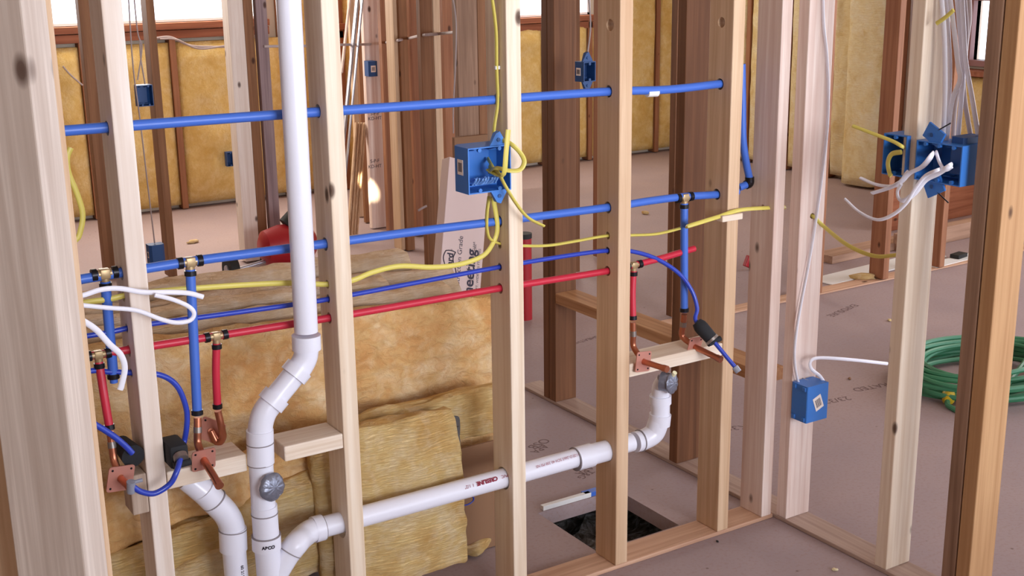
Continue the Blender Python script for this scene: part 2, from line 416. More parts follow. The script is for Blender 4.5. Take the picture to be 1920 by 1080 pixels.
tag(obj('sheathing_board', box_bm(a_.x, b_.x, 7.0, 7.02, 0, 2.44), W_RED, loc=(0, 0, .001)), 'reddish wood sheathing closing the gaps behind the middle crowd of studs', 'board')
# stamped grade marks
# right hand room
stud(4.135, 3.93, S, L, W_RED, 'brown stud right of the corner stud, far side of the bare floor')
stud(4.58, 3.93, S, L, W_RED, 'brown stud behind the left cable-filled blue box')
stud(4.985, 3.93, S, L, W_RED, 'reddish stud seen right of the middle stud of the side wall')
plate(3.2, 6.4, 3.935, 4.018, W_PLX, 'thin sole plate of the far partition across the bare floor', z0=.0005, z1=.008)

# exterior framing: studs and insulation bays
exx = [-.20, .20, .61, 1.02, 1.42, 1.84, 2.385, 2.80, 3.115, 3.52, 3.92, 4.33, 4.74, 5.15, 5.56, 5.85, 6.21]
for i, x in enumerate(exx):
    lab = ('exterior stud between yellow insulation bays, seen between the leftmost far studs' if x < 2 else
           'exterior stud between two yellow bays under the left far window' if x < 2.5 else
           'exterior stud between yellow bays behind the white vent pipe' if x < 3.3 else
           'exterior stud behind the middle crowd of studs' if x < 5.4 else
           'exterior stud between the yellow bays left of the last plumbing studs')
    z1 = 1.07 if (x < 2.95 or 4.8 < x < 5.6) else 2.44
    stud(x, YF, S, .085, W_RED, lab, z0=.005, z1=z1, group='exterior wall studs')
def batt_panel(x0, x1, z0, z1, label, seed=0, along='x', base=YF, M=INSF, amp=.022, name='wall_insulation', group=None, depth=.05):
    """soft bulging fibreglass between two studs; only slightly proud of them"""
    nx, nz = 14, max(10, int((z1-z0)*22)); bm = bmesh.new(); g = []
    for j in range(nz+1):
        row = []
        for i in range(nx+1):
            u, v = i/nx, j/nz; x = (x1-x0)*u; z = (z1-z0)*v
            e = (1-(2*u-1)**6)*(1-(2*v-1)**10)
            nn = noise.noise(Vector((x*6+seed*9.1, z*4, seed)))+.5*noise.noise(Vector((x*17, z*13, seed*3.3)))
            b = -e*(.012+amp*(.5+nn))+.02*(1-e)
            row.append(bm.verts.new((x-(x1-x0)/2, b, z)))
        g.append(row)
    for j in range(nz):
        for i in range(nx): bm.faces.new((g[j][i], g[j][i+1], g[j+1][i+1], g[j+1][i]))
    ed = [e for e in bm.edges if e.is_boundary]
    r = bmesh.ops.extrude_edge_only(bm, edges=ed); vs = [v for v in r['geom'] if isinstance(v, bmesh.types.BMVert)]
    for v in vs: v.co.y = depth
    ed = [e for e in bm.edges if e.is_boundary]; bmesh.ops.contextual_create(bm, geom=ed)
    bmesh.ops.recalc_face_normals(bm, faces=bm.faces)
    if along == 'x': o = obj(name, bm, M, smooth=True, loc=((x0+x1)/2, base, z0))
    else:
        o = obj(name, bm, M, smooth=True, loc=(base, (x0+x1)/2, z0)); o.rotation_euler = (0, 0, -math.pi/2)
    return tag(o, label, 'insulation', group)
ee = [-.60]+exx+[XF]
for i in range(len(ee)-1):
    x0, x1 = ee[i]+.04, ee[i+1]-.003
    z1 = 1.045 if (ee[i] < 2.95 or 4.3 < ee[i] < 5.6) else 2.4
    if x1 > -.5:
        xm = (x0+x1)/2
        lab = ('golden insulation bay of the far wall beside the leftmost studs' if xm < 1.9 else
               'golden insulation bay under the left far window' if xm < 2.9 else
               'golden insulation bay behind the tall white vent pipe' if xm < 3.5 else
               'golden insulation bay behind the middle crowd of studs' if xm < 5.3 else
               'golden insulation bay seen left of the last plumbing studs')
        batt_panel(x0, x1, .03, z1, lab, seed=i+1, depth=.06, group='far wall insulation bays')
ry = [3.55, 3.96, 4.36, 4.70, 5.10, 5.30, 5.52, 5.83, 6.08, 6.49, 6.9, 7.3]
for i, y in enumerate(ry):
    z1 = 2.44
    stud(XF, y, .085, S, W_RED, 'exterior stud of the right far wall', z0=.005, z1=z1, group='right wall studs')
for i in range(len(ry)-1):
    y0, y1 = ry[i]+.04, ry[i+1]-.003
    if 5.4 < y0 < 5.7: continue
    if y1-y0 > .2: batt_panel(y0, y1, .03, .78 if (4.5 < y0 < 5.0) else 2.4, 'insulation bay of the right far wall', seed=30+i, along='y', base=XF, depth=.06, M=INSL if y0 > 4.9 else INSF, group='right wall insulation bays')
# the pale batt that sags out of its bay
bm = bmesh.new(); path = []; N = 30
a = at(1622, -40, X=XF-.02); b = at(1622, 340, X=XF-.05)
y0b, y1b = at(1592, 200, X=XF-.05).y, at(1657, 200, X=XF-.05).y
rings = []
for j in range(N+1):
    v = j/N; z = .02+v*2.3; ring = []
    for k in range(20):
        an = 2*math.pi*k/20; cx = math.cos(an); sy = math.sin(an)
        w_ = (y0b-y1b)/2*(1+.10*noise.noise(Vector((v*9, 3, 0))))
        ring.append(bm.verts.new((-.05+.085*cx*(1+.3*noise.noise(Vector((v*7, k*.4, 2)))), (1 if sy > 0 else -1)*abs(sy)**.6*w_+.02*noise.noise(Vector((v*6, 8, k*.1))), z)))
    rings.append(ring)
for j in range(N):
    for k in range(20): bm.faces.new((rings[j][k], rings[j][(k+1) % 20], rings[j+1][(k+1) % 20], rings[j+1][k]))
bm.faces.new(rings[0][::-1]); bm.faces.new(rings[-1]); bmesh.ops.recalc_face_normals(bm, faces=bm.faces)
tag(obj('insulation_batt', bm, INSL, smooth=True, loc=(XF-.0, (y0b+y1b)/2, 0)), 'pale yellow batt bulging out of its bay between two brown studs on the right', 'insulation')

# foreground corner at the left edge: angled posts close to the camera
az = lambda p, y=600: at(p, y, Y=1.0)
def near_post(pxl, pxm, py, rng, M, label, ang=39, wide=.089, nar=.038):
    """post whose vertical edge between wide and narrow face is seen at pxm"""
    p = at(pxm, py, Y=1.0); d = Vector((p.x, p.y, 0)).normalized(); e = d*rng
    a = math.atan2(d.x, d.y)                       # azimuth of the post
    th = -a+R(ang)                                 # turn so the wide face looks left of the camera
    # local: wide along -x from the edge, narrow along +y
    bm = box_bm(-wide, 0, 0, nar, 0, 2.42, .002)
    o = obj('wall_stud', bm, M, loc=(e.x, e.y, ZP)); o.rotation_euler = (0, 0, th); return tag(o, label, 'stud')
near_post(45, 100, 540, 1.29, W_NEAR, 'big grey-brown stud at the left edge, nearest the camera', ang=-38)
near_post(0, 113, 540, 1.40, W_TAN, 'thin strip of the post standing close behind the big left edge stud', ang=-38, wide=.03)
near_post(0, -28, 540, 1.40, W_TAN, 'tan stud at the bottom left corner, only its edge in view', ang=-38)

# ------------------------------------------------------------------ water lines
def crimp(a, d, r, par, l=.010):
    d = Vector(d).normalized(); return cyl('crimp_ring', a-d*l/2, a+d*l/2, r, CRIMP, par, sides=18)
def tee(par, c, down, r, main_dir=(1, 0, 0), M=BRASS, gap=.022):
    c = Vector(c); md = Vector(main_dir).normalized(); dn = Vector(down).normalized()
    bm = tube_bm([c-md*.013, c+md*.013], r*.92, sides=14, smooth=False)
    tube_bm([c, c+dn*.017], r*.92, sides=14, smooth=False, bm=bm)
    s = r*.98; b2 = box_bm(c.x-s, c.x+s, c.y-s, c.y+s, c.z-s, c.z+s, .002, bm=bm)
    shade_auto(obj('tee_fitting', local(par, bm), M, par))
    return c
def flange(par, c, nrm, size=.030, tilt=0, M=COPPERP):
    """square copper plate with four nail holes, lying across the direction nrm"""
    c = Vector(c); n_ = Vector(nrm).normalized(); q = Vector((0, 0, 1)).rotation_difference(n_)
    bm = box_bm(-size, size, -size, size, -.0012, .0012)
    vs = [e for e in bm.edges if abs((e.verts[0].co-e.verts[1].co).z) > .001]
    bmesh.ops.bevel(bm, geom=vs, offset=size*.22, segments=3, profile=.5, affect='EDGES')
    mt = Matrix.Translation(c) @ q.to_matrix().to_4x4() @ Matrix.Rotation(R(tilt), 4, 'Z')
    bmesh.ops.transform(bm, matrix=mt, verts=bm.verts)
    fo = obj('flange_plate', local(par, bm), M, par)
    bm = bmesh.new()
    for a in (-1, 1):
        for b in (-1, 1):
            p = Vector((a*size*.72, b*size*.72, 0))
            tube_bm([mt @ (p+Vector((0, 0, -.002))), mt @ (p+Vector((0, 0, .002)))], .0024, sides=8, smooth=False, bm=bm)
    obj('nail_head', local(par, bm), CRIMP, par)
    return fo
rB, rR, rT = .0098, .0082, .0055
yb = YC
# top blue line
t = thing('water_pipe', 'topmost blue pipe running level through the plumbing wall studs', 'water pipe', loc=(.45, yb, ZT))
tube('pipe', [Vector((.125, yb, 1.248)), Vector((.8, yb, 1.244)), Vector((1.3, yb, 1.237)), Vector((1.75, yb, 1.232)), Vector((1.95, yb, 1.224)), Vector((2.10, yb, 1.226)), Vector((2.18, yb, 1.228))], rB+.0004, PEX_BLUE, t)
cyl('pipe_label', at(1213, 174, Y=yb), at(1232, 173, Y=yb), rB+.0009, NAILP, t, sides=14)
# middle blue line
t = thing('water_pipe', 'middle blue pipe with three brass tees and copper stub-outs', 'water pipe', loc=(.45, yb, .963))
pts = [(.125, .954), (.35, .955), (.53, .962), (.742, .966), (.86, .965), (1.023, .963), (1.25, .961), (1.468, .957), (1.78, .952), (1.90, .953), (2.02, .951), (2.13, .944), (2.20, .944)]
tube('pipe', [Vector((a, yb, b)) for a, b in pts], rB, PEX_BLUE, t)
tA = at(196, 513, Y=yb-.001); tB = at(356, 491, Y=yb-.001); tC = at(1283, 370, Y=yb-.001)
endA = at(213, 710, Y=yb+.004); bB = at(370, 778, Y=yb-.012); bC = at(1283, 585, Y=yb-.008)
for tc, bot, mids in ((tA, endA, []), (tB, bB, []), (tC, bC, [])):
    dn = (bot-tc).normalized(); tee(t, tc, dn, rB)
    for s in (-1, 1): crimp(tc+Vector((s*.020, 0, 0)), (1, 0, 0), rB+.0022, t)
    crimp(tc+dn*.023, dn, rB+.0022, t)
    tube('drop_pipe', [tc+dn*.015, tc.lerp(bot, .5)+Vector((0, 0, 0)), bot], rB, PEX_BLUE, t)
    crimp(bot-dn*.006, dn, rB+.0022, t)
cyl('end_plug', endA, endA+Vector((0, 0, -.008)), rB-.002, PEX_BLUE, t, sides=14)
# copper elbow + stub-out of the left blue drop
def stubout(par, top, elbow, plate_c, tip, r=.0075, psize=.031, tilt=0, band=.35):
    path = [top, top.lerp(elbow, .5), elbow, elbow.lerp(plate_c, .75), plate_c]
    tube('copper_elbow', path, r, COPPER, par, sides=16)
    d = (tip-plate_c).normalized()
    bm = tube_bm([plate_c, tip], r, sides=18, smooth=False)
    local(par, bm); so_ = shade_auto(obj('copper_stub', bm, COPPER, par))
    cyl('stub_cap', tip-d*.012, tip+d*.002, r+.0012, COPPER, par, sides=18)
    flange(par, plate_c, d, psize, tilt)
    cyl('solder_ring', top.lerp(elbow, band), top.lerp(elbow, band+.22), r+.0008, SOLDER, par, sides=16)
pB = at(382, 862, Y=D-.012)
stubout(t, bB-Vector((0, 0, .006)), at(371, 832, Y=yb-.02), pB, at(411, 910, Y=D-.10), r=.0078, psize=.0245)
pC = at(1302, 650, Y=D+.012)
stubout(t, bC-Vector((0, 0, .006)), at(1279, 630, Y=yb-.002), pC, at(1351, 674, Y=D-.075), r=.0078, psize=.026)
# red line
t = thing('water_pipe', 'red hot water pipe with two brass tees left and one right of the drain stack', 'water pipe', loc=(.5, yb, .8))
rp = [at(x, y, Y=yb) for x, y in ((165, 668), (240, 656), (405, 630), (612, 597), (780, 568), (940, 540), (1140, 508), (1188, 497), (1240, 484), (1302, 466))]
rp.insert(0, Vector((.125, yb, .812))); rp.insert(1, Vector((.34, yb, .810)))
tube('pipe', rp, rR, PEX_RED, t)
crimp(at(166, 668, Y=yb), (1, 0, 0), rR+.0022, t)
tA = at(184, 665, Y=yb-.001); tB = at(405, 630, Y=yb-.001); tC = at(1188, 497, Y=yb-.001)
bA = at(206, 806, Y=yb-.02); bB = at(408, 766, Y=yb+.004); bC = at(1187, 600, Y=yb-.01)
for tc, bot, md in ((tA, bA, at(195, 740, Y=yb-.012)), (tB, bB, at(405, 700, Y=yb)), (tC, bC, at(1186, 550, Y=yb-.004))):
    dn = Vector((0, 0, -1)); tee(t, tc, dn, rR)
    for s in (-1, 1): crimp(tc+Vector((s*.019, 0, 0)), (1, 0, .05), rR+.0022, t)
    crimp(tc+dn*.022, dn, rR+.0022, t)
    tube('drop_pipe', [tc+dn*.015, md, bot], rR, PEX_RED, t); dn = (bot-md).normalized()
    crimp(bot-dn*.006, dn, rR+.0020, t)
pA = at(226, 897, Y=D-.010)
stubout(t, bA-Vector((0, 0, .004)), at(214, 862, Y=yb-.03), pA, at(248, 918, Y=D-.06), r=.0075, psize=.027)
pC = at(1206, 678, Y=D-.006)
stubout(t, bC-Vector((0, 0, .006)), at(1188, 650, Y=yb-.012), pC, at(1250, 692, Y=D-.085), r=.0075, psize=.026)
# stub that turns to the back wall side
pK = at(396, 808, Y=yb+.055)
tube('copper_elbow', [bB-Vector((0, 0, .005)), at(415, 800, Y=yb+.006), at(418, 820, Y=yb+.03), at(408, 830, Y=yb+.045), pK], .0075, COPPER, t)
flange(t, pK+Vector((0, .004, 0)), (.5, 1, .1), .026)
cyl('copper_stub', pK, at(384, 795, Y=yb+.12), .0065, COPPER, t, sides=16)

# thin blue tubes
t = thing('thin_tube', 'thin blue tube crossing the studs and ending in a black wrapped clamp on the right', 'water tube', loc=(.5, yb, .85))
tp = [Vector((.125, yb, .85))]+px([(150, 632), (200, 624), (250, 613), (300, 605), (420, 589), (550, 571), (615, 561), (780, 530), (940, 500), (1060, 480), (1138, 470), (1183, 471)], Y=yb+.002)
tp += [at(1230, 485, Y=yb-.004), at(1272, 512, Y=yb-.018), at(1297, 545, Y=yb-.034), at(1307, 578, Y=yb-.050)]
tip = at(1378, 688, Y=D-.10)
a_ = at(1308, 606, Y=D-.02); b_ = at(1338, 640, Y=D-.055)
dr = (b_-a_).normalized()
tube('tube', tp+[a_-dr*.006, b_, tip], rT, PEX_BLUE2, t, sides=12, sub=6)
bm = tube_bm([a_-dr*.004, a_+dr*.008, a_+dr*.018, b_-dr*.01, b_], .019, sides=14, radii=[.013, .018, .0185, .017, .013], smooth=False)
shade_auto(obj('foam_wrap', local(t, bm), FOAM, t))
cyl('clamp_ring', b_-dr*.010, b_-dr*.003, .0185, SOLDER, t, sides=18)
cyl('clamp_tail', b_-dr*.002+Vector((-.016, 0, -.006)), b_+Vector((.022, 0, .004)), .0072, FOAM, t)
bm = tube_bm([tip, tip+(tip-at(1350, 650, Y=D-.06)).normalized()*.016], .0085, sides=12, smooth=False)
shade_auto(obj('end_valve', local(t, bm), GLASSY, t))

t = thing('thin_tube', 'thin blue tube dropping behind the left pale stud and looping to the left copper stub', 'water tube', loc=(.6, yb, .6))
tp = [Vector((.125, yb, .78)), Vector((.3, yb, .778))]+px([(158, 697), (200, 697), (247, 699)], Y=yb) + px([(300, 703), (332, 724), (349, 765), (350, 800), (344, 835)], Y=yb-.008) + px([(338, 860)], Y=D-.04) + px([(331, 885), (318, 908), (290, 925), (265, 922), (250, 913)], Y=D-.062)
tube('tube', tp, rT+.0003, PEX_BLUE2, t, sides=12, sub=6)
q0 = at(333, 852, Y=D-.02)
bm = box_bm(q0.x-.019, q0.x+.019, D-.035, D+.035, q0.z-.026, q0.z+.024, .007)
shade_auto(obj('foam_wrap', local(t, bm), FOAM, t))
q1 = at(338, 858, Y=D-.036)
cyl('clamp_ring', q1+Vector((0, .002, .004)), q1+Vector((0, -.008, -.002)), .0145, SOLDER, t)
cyl('clamp_tail', q1+Vector((-.016, -.006, -.012)), q1+Vector((.018, -.006, -.010)), .0075, FOAM, t)
v0 = at(246, 915, Y=D-.062)
bm = tube_bm([v0+Vector((0, .004, -.010)), v0+Vector((0, -.002, .014))], .0085, sides=12, smooth=False)
tube_bm([v0+Vector((-.004, 0, .010)), v0+Vector((.022, -.004, .013))], .004, sides=8, smooth=False, bm=bm)
shade_auto(obj('end_valve', local(t, bm), GLASSY, t))

t = thing('thin_tube', 'short thin blue tube entering the black cup beside the left edge stud', 'water tube', loc=(.55, yb, .57))
tube('tube', [Vector((.40, D-.005, .69))]+px([(160, 790), (180, 797), (212, 817), (235, 836), (248, 850)], Y=D-.005), rT+.0006, PEX_BLUE2, t, sides=12)
q = at(245, 850, Y=D+.02)
bm = tube_bm([q+Vector((-.004, .05, .004)), q+Vector((0, -.018, 0))], .022, sides=20, smooth=False, radii=[.018, .023])
shade_auto(obj('foam_wrap', local(t, bm), FOAM, t))

# riser with black elbow right of the wall
t = thing('water_pipe', 'blue pipe with black elbow hanging behind the stud where the top pipe ends', 'water pipe', loc=(2.2, yb+.04, 1.0))
tube('pipe', px([(1391, 120), (1392, 190), (1393, 260), (1399, 305), (1406, 338)], Y=yb+.03), rB, PEX_BLUE, t)
e0 = at(1405, 343, Y=yb+.03)
tube('elbow_fitting', [e0+Vector((0, 0, .016)), e0, e0+Vector((-.012, 0, -.004))], rB+.0025, CRIMP, t)
tube('pipe', [e0+Vector((-.010, 0, -.003)), at(1385, 352, Y=yb+.03)], rB, PEX_BLUE, t, smooth=False)

# ------------------------------------------------------------------ blocking
def block(x0, x1, z0, z1, y0, y1, M, label):
    c = Vector(((x0+x1)/2, (y0+y1)/2, z0)); o = obj('wood_block', box_bm(x0-c.x, x1-c.x, y0-c.y, y1-c.y, 0, z1-z0, .003), M, loc=c); return tag(o, label, 'wood block')
block(.646, .814, .513, .551, D+.001, D+.088, W_PX, 'pale flat block between the left pale stud and the drain stack')
block(.898, 1.034, .513, .547, D+.001, D+.088, W_PX, 'pale flat block between the drain stack and the knotty stud')
block(1.818, 2.126, .520, .555, D+.001, D+.088, W_PX, 'pale flat block holding the two right copper stub-outs')
block(.572, .605, .475, .560, D+.001, D+.060, W_GREY, 'dull block end behind the leftmost copper plate')

a_, b_ = at(1354, 405, Y=D-.022), at(1392, 405, Y=D-.022)
c = V(((a_.x+b_.x)/2, D-.0125, at(1372, 414, Y=D-.022).z))
tag(obj('wood_shim', box_bm(-(b_.x-a_.x)/2, (b_.x-a_.x)/2, -.0115, .0115, 0, .016, .002), W_PX, loc=c), 'small wood chip under the yellow cable on the stud where the top blue pipe ends', 'shim')
# ------------------------------------------------------------------ drain pipes
YV = D-.004; yd = YC
def ring_line(par, c, d, r): 
    d = Vector(d).normalized(); return cyl('joint_line', c-d*.0012, c+d*.0012, r+.0006, PVCL, par, sides=28)
t = thing('drain_pipe', 'white vent stack bending down to the floor, its branch crossing three studs', 'drain pipe', loc=(.88, YV, 0))
r1, r2 = .0247, .0272
top = Vector((.983, YV, 1.75)); c1 = at(576, 640, Y=YV); 
top.x = at(541, 0, Y=YV).x-.0
tube('vent_pipe', [Vector((at(541, 0, Y=YV).x, YV, 2.44)), at(541, 0, Y=YV), at(567, 480, Y=YV), at(574, 622, Y=YV)], r1, PVC, t, sides=28, smooth=False)
def socket(a, b, r): return cyl('coupling', a, b, r, PVC, t, sides=28)
p0 = at(575, 634, Y=YV); p1 = at(573, 668, Y=YV); p2 = at(553, 702, Y=YV); p3 = at(513, 748, Y=YV); p4 = at(490, 784, Y=YV); p5 = at(487, 820, Y=YV)
socket(at(574, 628, Y=YV), at(575, 655, Y=YV), r1+.0056)
tube('elbow', [at(575, 645, Y=YV), at(573, 668, Y=YV), at(566, 684, Y=YV), at(556, 698, Y=YV)], r1+.0008, PVC, t, sides=28)
socket(at(562, 689, Y=YV), at(549, 705, Y=YV), r1+.0056)
tube('diagonal_pipe', [at(552, 702, Y=YV), at(514, 749, Y=YV)], r1-.0002, PVC, t, sides=28, smooth=False)
socket(at(520, 741, Y=YV), at(506, 758, Y=YV), r1+.0056)
tube('elbow', [at(510, 753, Y=YV), at(496, 773, Y=YV), at(489, 795, Y=YV), at(488, 815, Y=YV)], r1+.001, PVC, t, sides=28)
socket(at(487, 806, Y=YV), at(489, 868, Y=YV), r1+.0036)
ring_line(t, at(488, 830, Y=YV), (0, 0, 1), r1+.0036); ring_line(t, at(489, 868, Y=YV), (0, 0, 1), r1+.0030)
tube('stack_pipe', [at(489, 866, Y=YV), at(494, 950, Y=YV)], r1+.001, PVC, t, sides=28, smooth=False)
socket(at(495, 948, Y=YV), at(499, 1004, Y=YV), r2+.0005); ring_line(t, at(496, 962, Y=YV), (0, 0, 1), r2+.001)
socket(at(499, 1003, Y=YV), at(500, 1028, Y=YV), r2+.0038); ring_line(t, at(499, 1003, Y=YV), (0, 0, 1), r2+.0034)
zb = at(501, 1026, Y=YV)
tube('stack_pipe', [zb, Vector((zb.x+.003, YV, .002))], r2, PVC, t, sides=28, smooth=False)
# wye arm and branch
w0 = Vector((zb.x+.002, YV, zb.z-.085)); w1 = at(543, 1034, Y=YV); w2 = at(556, 1019, Y=YV)
tube('wye_arm', [w0, w1], r1+.001, PVC, t, sides=28, smooth=False)
br0 = at(592, 992, Y=yd); br1 = Vector((1.478, yd, .3195)); br2 = Vector((1.80, yd, .322)); 
tube('elbow', [w1-(w1-w0).normalized()*.004, w2, at(566, 1008, Y=yd-.02), at(580, 997, Y=yd-.006), br0], r1+.0015, PVC, t, sides=28)
dv = (w1-w0).normalized(); ring_line(t, w1, dv, r1+.002)
bd = (br1-br0).normalized()
cyl('coupling', br0-bd*.006, br0+bd*.016, r1+.0048, PVC, t, sides=28); ring_line(t, br0+bd*.0165, bd, r1+.004)
tube('branch_pipe', [br0, br1, br2, Vector((1.86, yd, .323))], r1-.0006, PVC, t, sides=28, smooth=False)
ca, cb_ = at(1078, 861, Y=yd), at(1108, 853, Y=yd)
cyl('coupling', ca, cb_, r1+.0058, PVC, t, sides=28); ring_line(t, ca, bd, r1+.0055)
cyl('coupling', cb_, at(1146, 843, Y=yd), r1+.0018, PVC, t, sides=28)
# trap arm elbow rising to the taped outlet
e1 = at(1200, 826, Y=yd); 
ring_line(t, e1, (1, 0, 0), r1+.0042)
tube('elbow', [at(1190, 829, Y=yd), e1+Vector((.012, 0, 0)), at(1226, 812, Y=yd-.004), at(1235, 790, Y=yd-.008)], r1+.0025, PVC, t, sides=28)
cyl('coupling', at(1236, 796, Y=yd-.008), at(1238, 776, Y=yd-.009), r1+.0040, PVC, t, sides=28)
tube('riser_pipe', [at(1238, 780, Y=yd-.009), at(1238, 748, Y=yd-.01)], r1, PVC, t, sides=28, smooth=False)
cyl('coupling', at(1238, 756, Y=yd-.01), at(1238, 741, Y=yd-.01), r1+.0040, PVC, t, sides=28)
o_ = at(1258, 718, Y=yd-.05)
tube('outlet_elbow', [at(1238, 744, Y=yd-.01), at(1240, 726, Y=yd-.016), o_+Vector((0, .022, 0))], r1-.001, PVC, t, sides=24)
def tape_cap(par, c, d, r, seed, th=.010):
    d = Vector(d).normalized(); q = Vector((0, 0, 1)).rotation_difference(d); bm = bmesh.new()
    bmesh.ops.create_uvsphere(bm, u_segments=40, v_segments=16, radius=1)
    for v in bm.verts:
        a = math.atan2(v.co.y, v.co.x); rr = r*(1+.025*math.cos(5*a+seed)+.03*noise.noise(Vector((a, seed, 1)))) 
        k = Vector((v.co.x*rr, v.co.y*rr, v.co.z*th))
        rad = math.hypot(v.co.x, v.co.y)
        k.z += .0012*math.sin(11*a+seed)*rad 
        v.co = q @ k + Vector(c)
    return obj('duct_tape', local(par, bm), TAPE, par, smooth=True)
tape_cap(t, o_+Vector((0, -.004, 0)), (.35, -1, .12), .0275, 2.0, .007)
cyl('tape_collar', o_+Vector((-.016, .022, .002)), o_, .0245, TAPE, t)
cyl('bare_nub', o_+Vector((.004, -.002, .020)), o_+Vector((.004, -.010, .030)), .006, mat('cream_plug', lin(236, 230, 190), .5), t, sides=12)
tape_cap(t, at(510, 913, Y=YV-.038), (.25, -1, .12), .0305, .7, .012)
cyl('cleanout_neck', at(500, 912, Y=YV), at(509, 913, Y=YV-.036), .025, PVC, t)
# pipe printing
def writing(s, size, M, parent, mtx, name='lettering', align='CENTER', bold=0):
    cu = bpy.data.curves.new(name, 'FONT'); cu.body = s; cu.size = size; cu.align_x = align; cu.align_y = 'CENTER'; cu.extrude = .0001; cu.offset = bold
    o = bpy.data.objects.new('tmp', cu); COL.objects.link(o); bpy.context.view_layer.update()
    me = bpy.data.meshes.new_from_object(o.evaluated_get(bpy.context.evaluated_depsgraph_get()))
    bpy.data.objects.remove(o); bpy.data.curves.remove(cu); me.transform(mtx); me.materials.clear(); me.materials.append(M)
    q = bpy.data.objects.new(name, me); COL.objects.link(q)
    if parent is not None: q.parent = parent
    return q
def pipe_text(s, size, pxl, pyl, zoff, M, par, upside=True, bold=0.0):
    """printing wrapped on the branch pipe: letters curve round the barrel"""
    c = at(pxl, pyl, Y=yd); zc_ = .316+(c.x-1.037)*.018
    o = writing(s, size, M, None, Matrix(), bold=bold); r = r1-.0002
    for v in o.data.vertices:
        x, y = (-v.co.x, -v.co.y) if upside else (v.co.x, v.co.y)
        a = R(zoff)+y/r
        v.co = Vector((c.x+x, yd-math.cos(a)*r, zc_+math.sin(a)*r+x*.018))-Vector(par.location)
    o.parent = par; return o
zz = 28
pipe_text('CRESLINE', .0135, 905, 905, zz, INKR, t, bold=.0007)
pipe_text('1 1/2"', .011, 872, 912, zz, INKR, t)
pipe_text('- PVC', .011, 940, 898, zz, INKR, t)
pipe_text('1120 D-2665 SCH 40 330 PSI NS', .0095, 1037, 873, zz, INKR, t)
pipe_text('CRESLINE - PVC', .0085, 618, 984, zz+6, INKR, t)
b0 = at(500, 1016, Y=YV)
o = writing('ABCO', .010, INKD, None, Matrix(), bold=.0006)
for v in o.data.vertices:
    a = v.co.x/(r2+.004)-.25; v.co = Vector((b0.x+math.sin(a)*(r2+.0044), YV-math.cos(a)*(r2+.0044), b0.z+v.co.y))-Vector(t.location)
o.parent = t

t = thing('drain_pipe', 'white trap pipe bending down in front of the left flat block', 'drain pipe', loc=(.78, D+.035, 0))
YL = D+.03
q = px([(372, 908), (394, 932), (418, 956), (433, 985), (437, 1012)], Y=YL)
tube('pipe', [at(352, 897, Y=YL+.015), at(386, 925, Y=YL)], r2-.001, PVC, t, sides=28, smooth=False)
tube('elbow', px([(380, 918), (402, 940), (423, 962), (434, 984), (436, 1006)], Y=YL), r2, PVC, t, sides=28)
dd = (at(412, 950, Y=YL)-at(394, 932, Y=YL)).normalized(); cyl('joint_line', at(402, 938, Y=YL)-dd*.001, at(402, 938, Y=YL)+dd*.001, r2+.001, PVCL, t, sides=28)
cyl('joint_line', at(407, 944, Y=YL)-dd*.012, at(407, 944, Y=YL)-dd*.010, r2+.0012, PVCL, t, sides=28)
cyl('coupling', at(436, 990, Y=YL), at(438, 1030, Y=YL), r2+.0022, PVC, t, sides=28)
cyl('joint_line', at(436, 991, Y=YL), at(436, 993, Y=YL), r2+.0028, PVCL, t, sides=28)
pb = at(439, 1030, Y=YL); cyl('pipe', pb, Vector((pb.x+.002, YL, .002)), r2-.002, PVC, t, sides=28)
o = writing('60 211 MAX', .010, INKD, None, Matrix(), bold=.0003)
for v in o.data.vertices:
    a = v.co.y/(r2-.002)+.25; v.co = Vector((pb.x+math.sin(a)*(r2-.0017), YL-math.cos(a)*(r2-.0017), pb.z-.055-v.co.x))-Vector(t.location)
o.parent = t

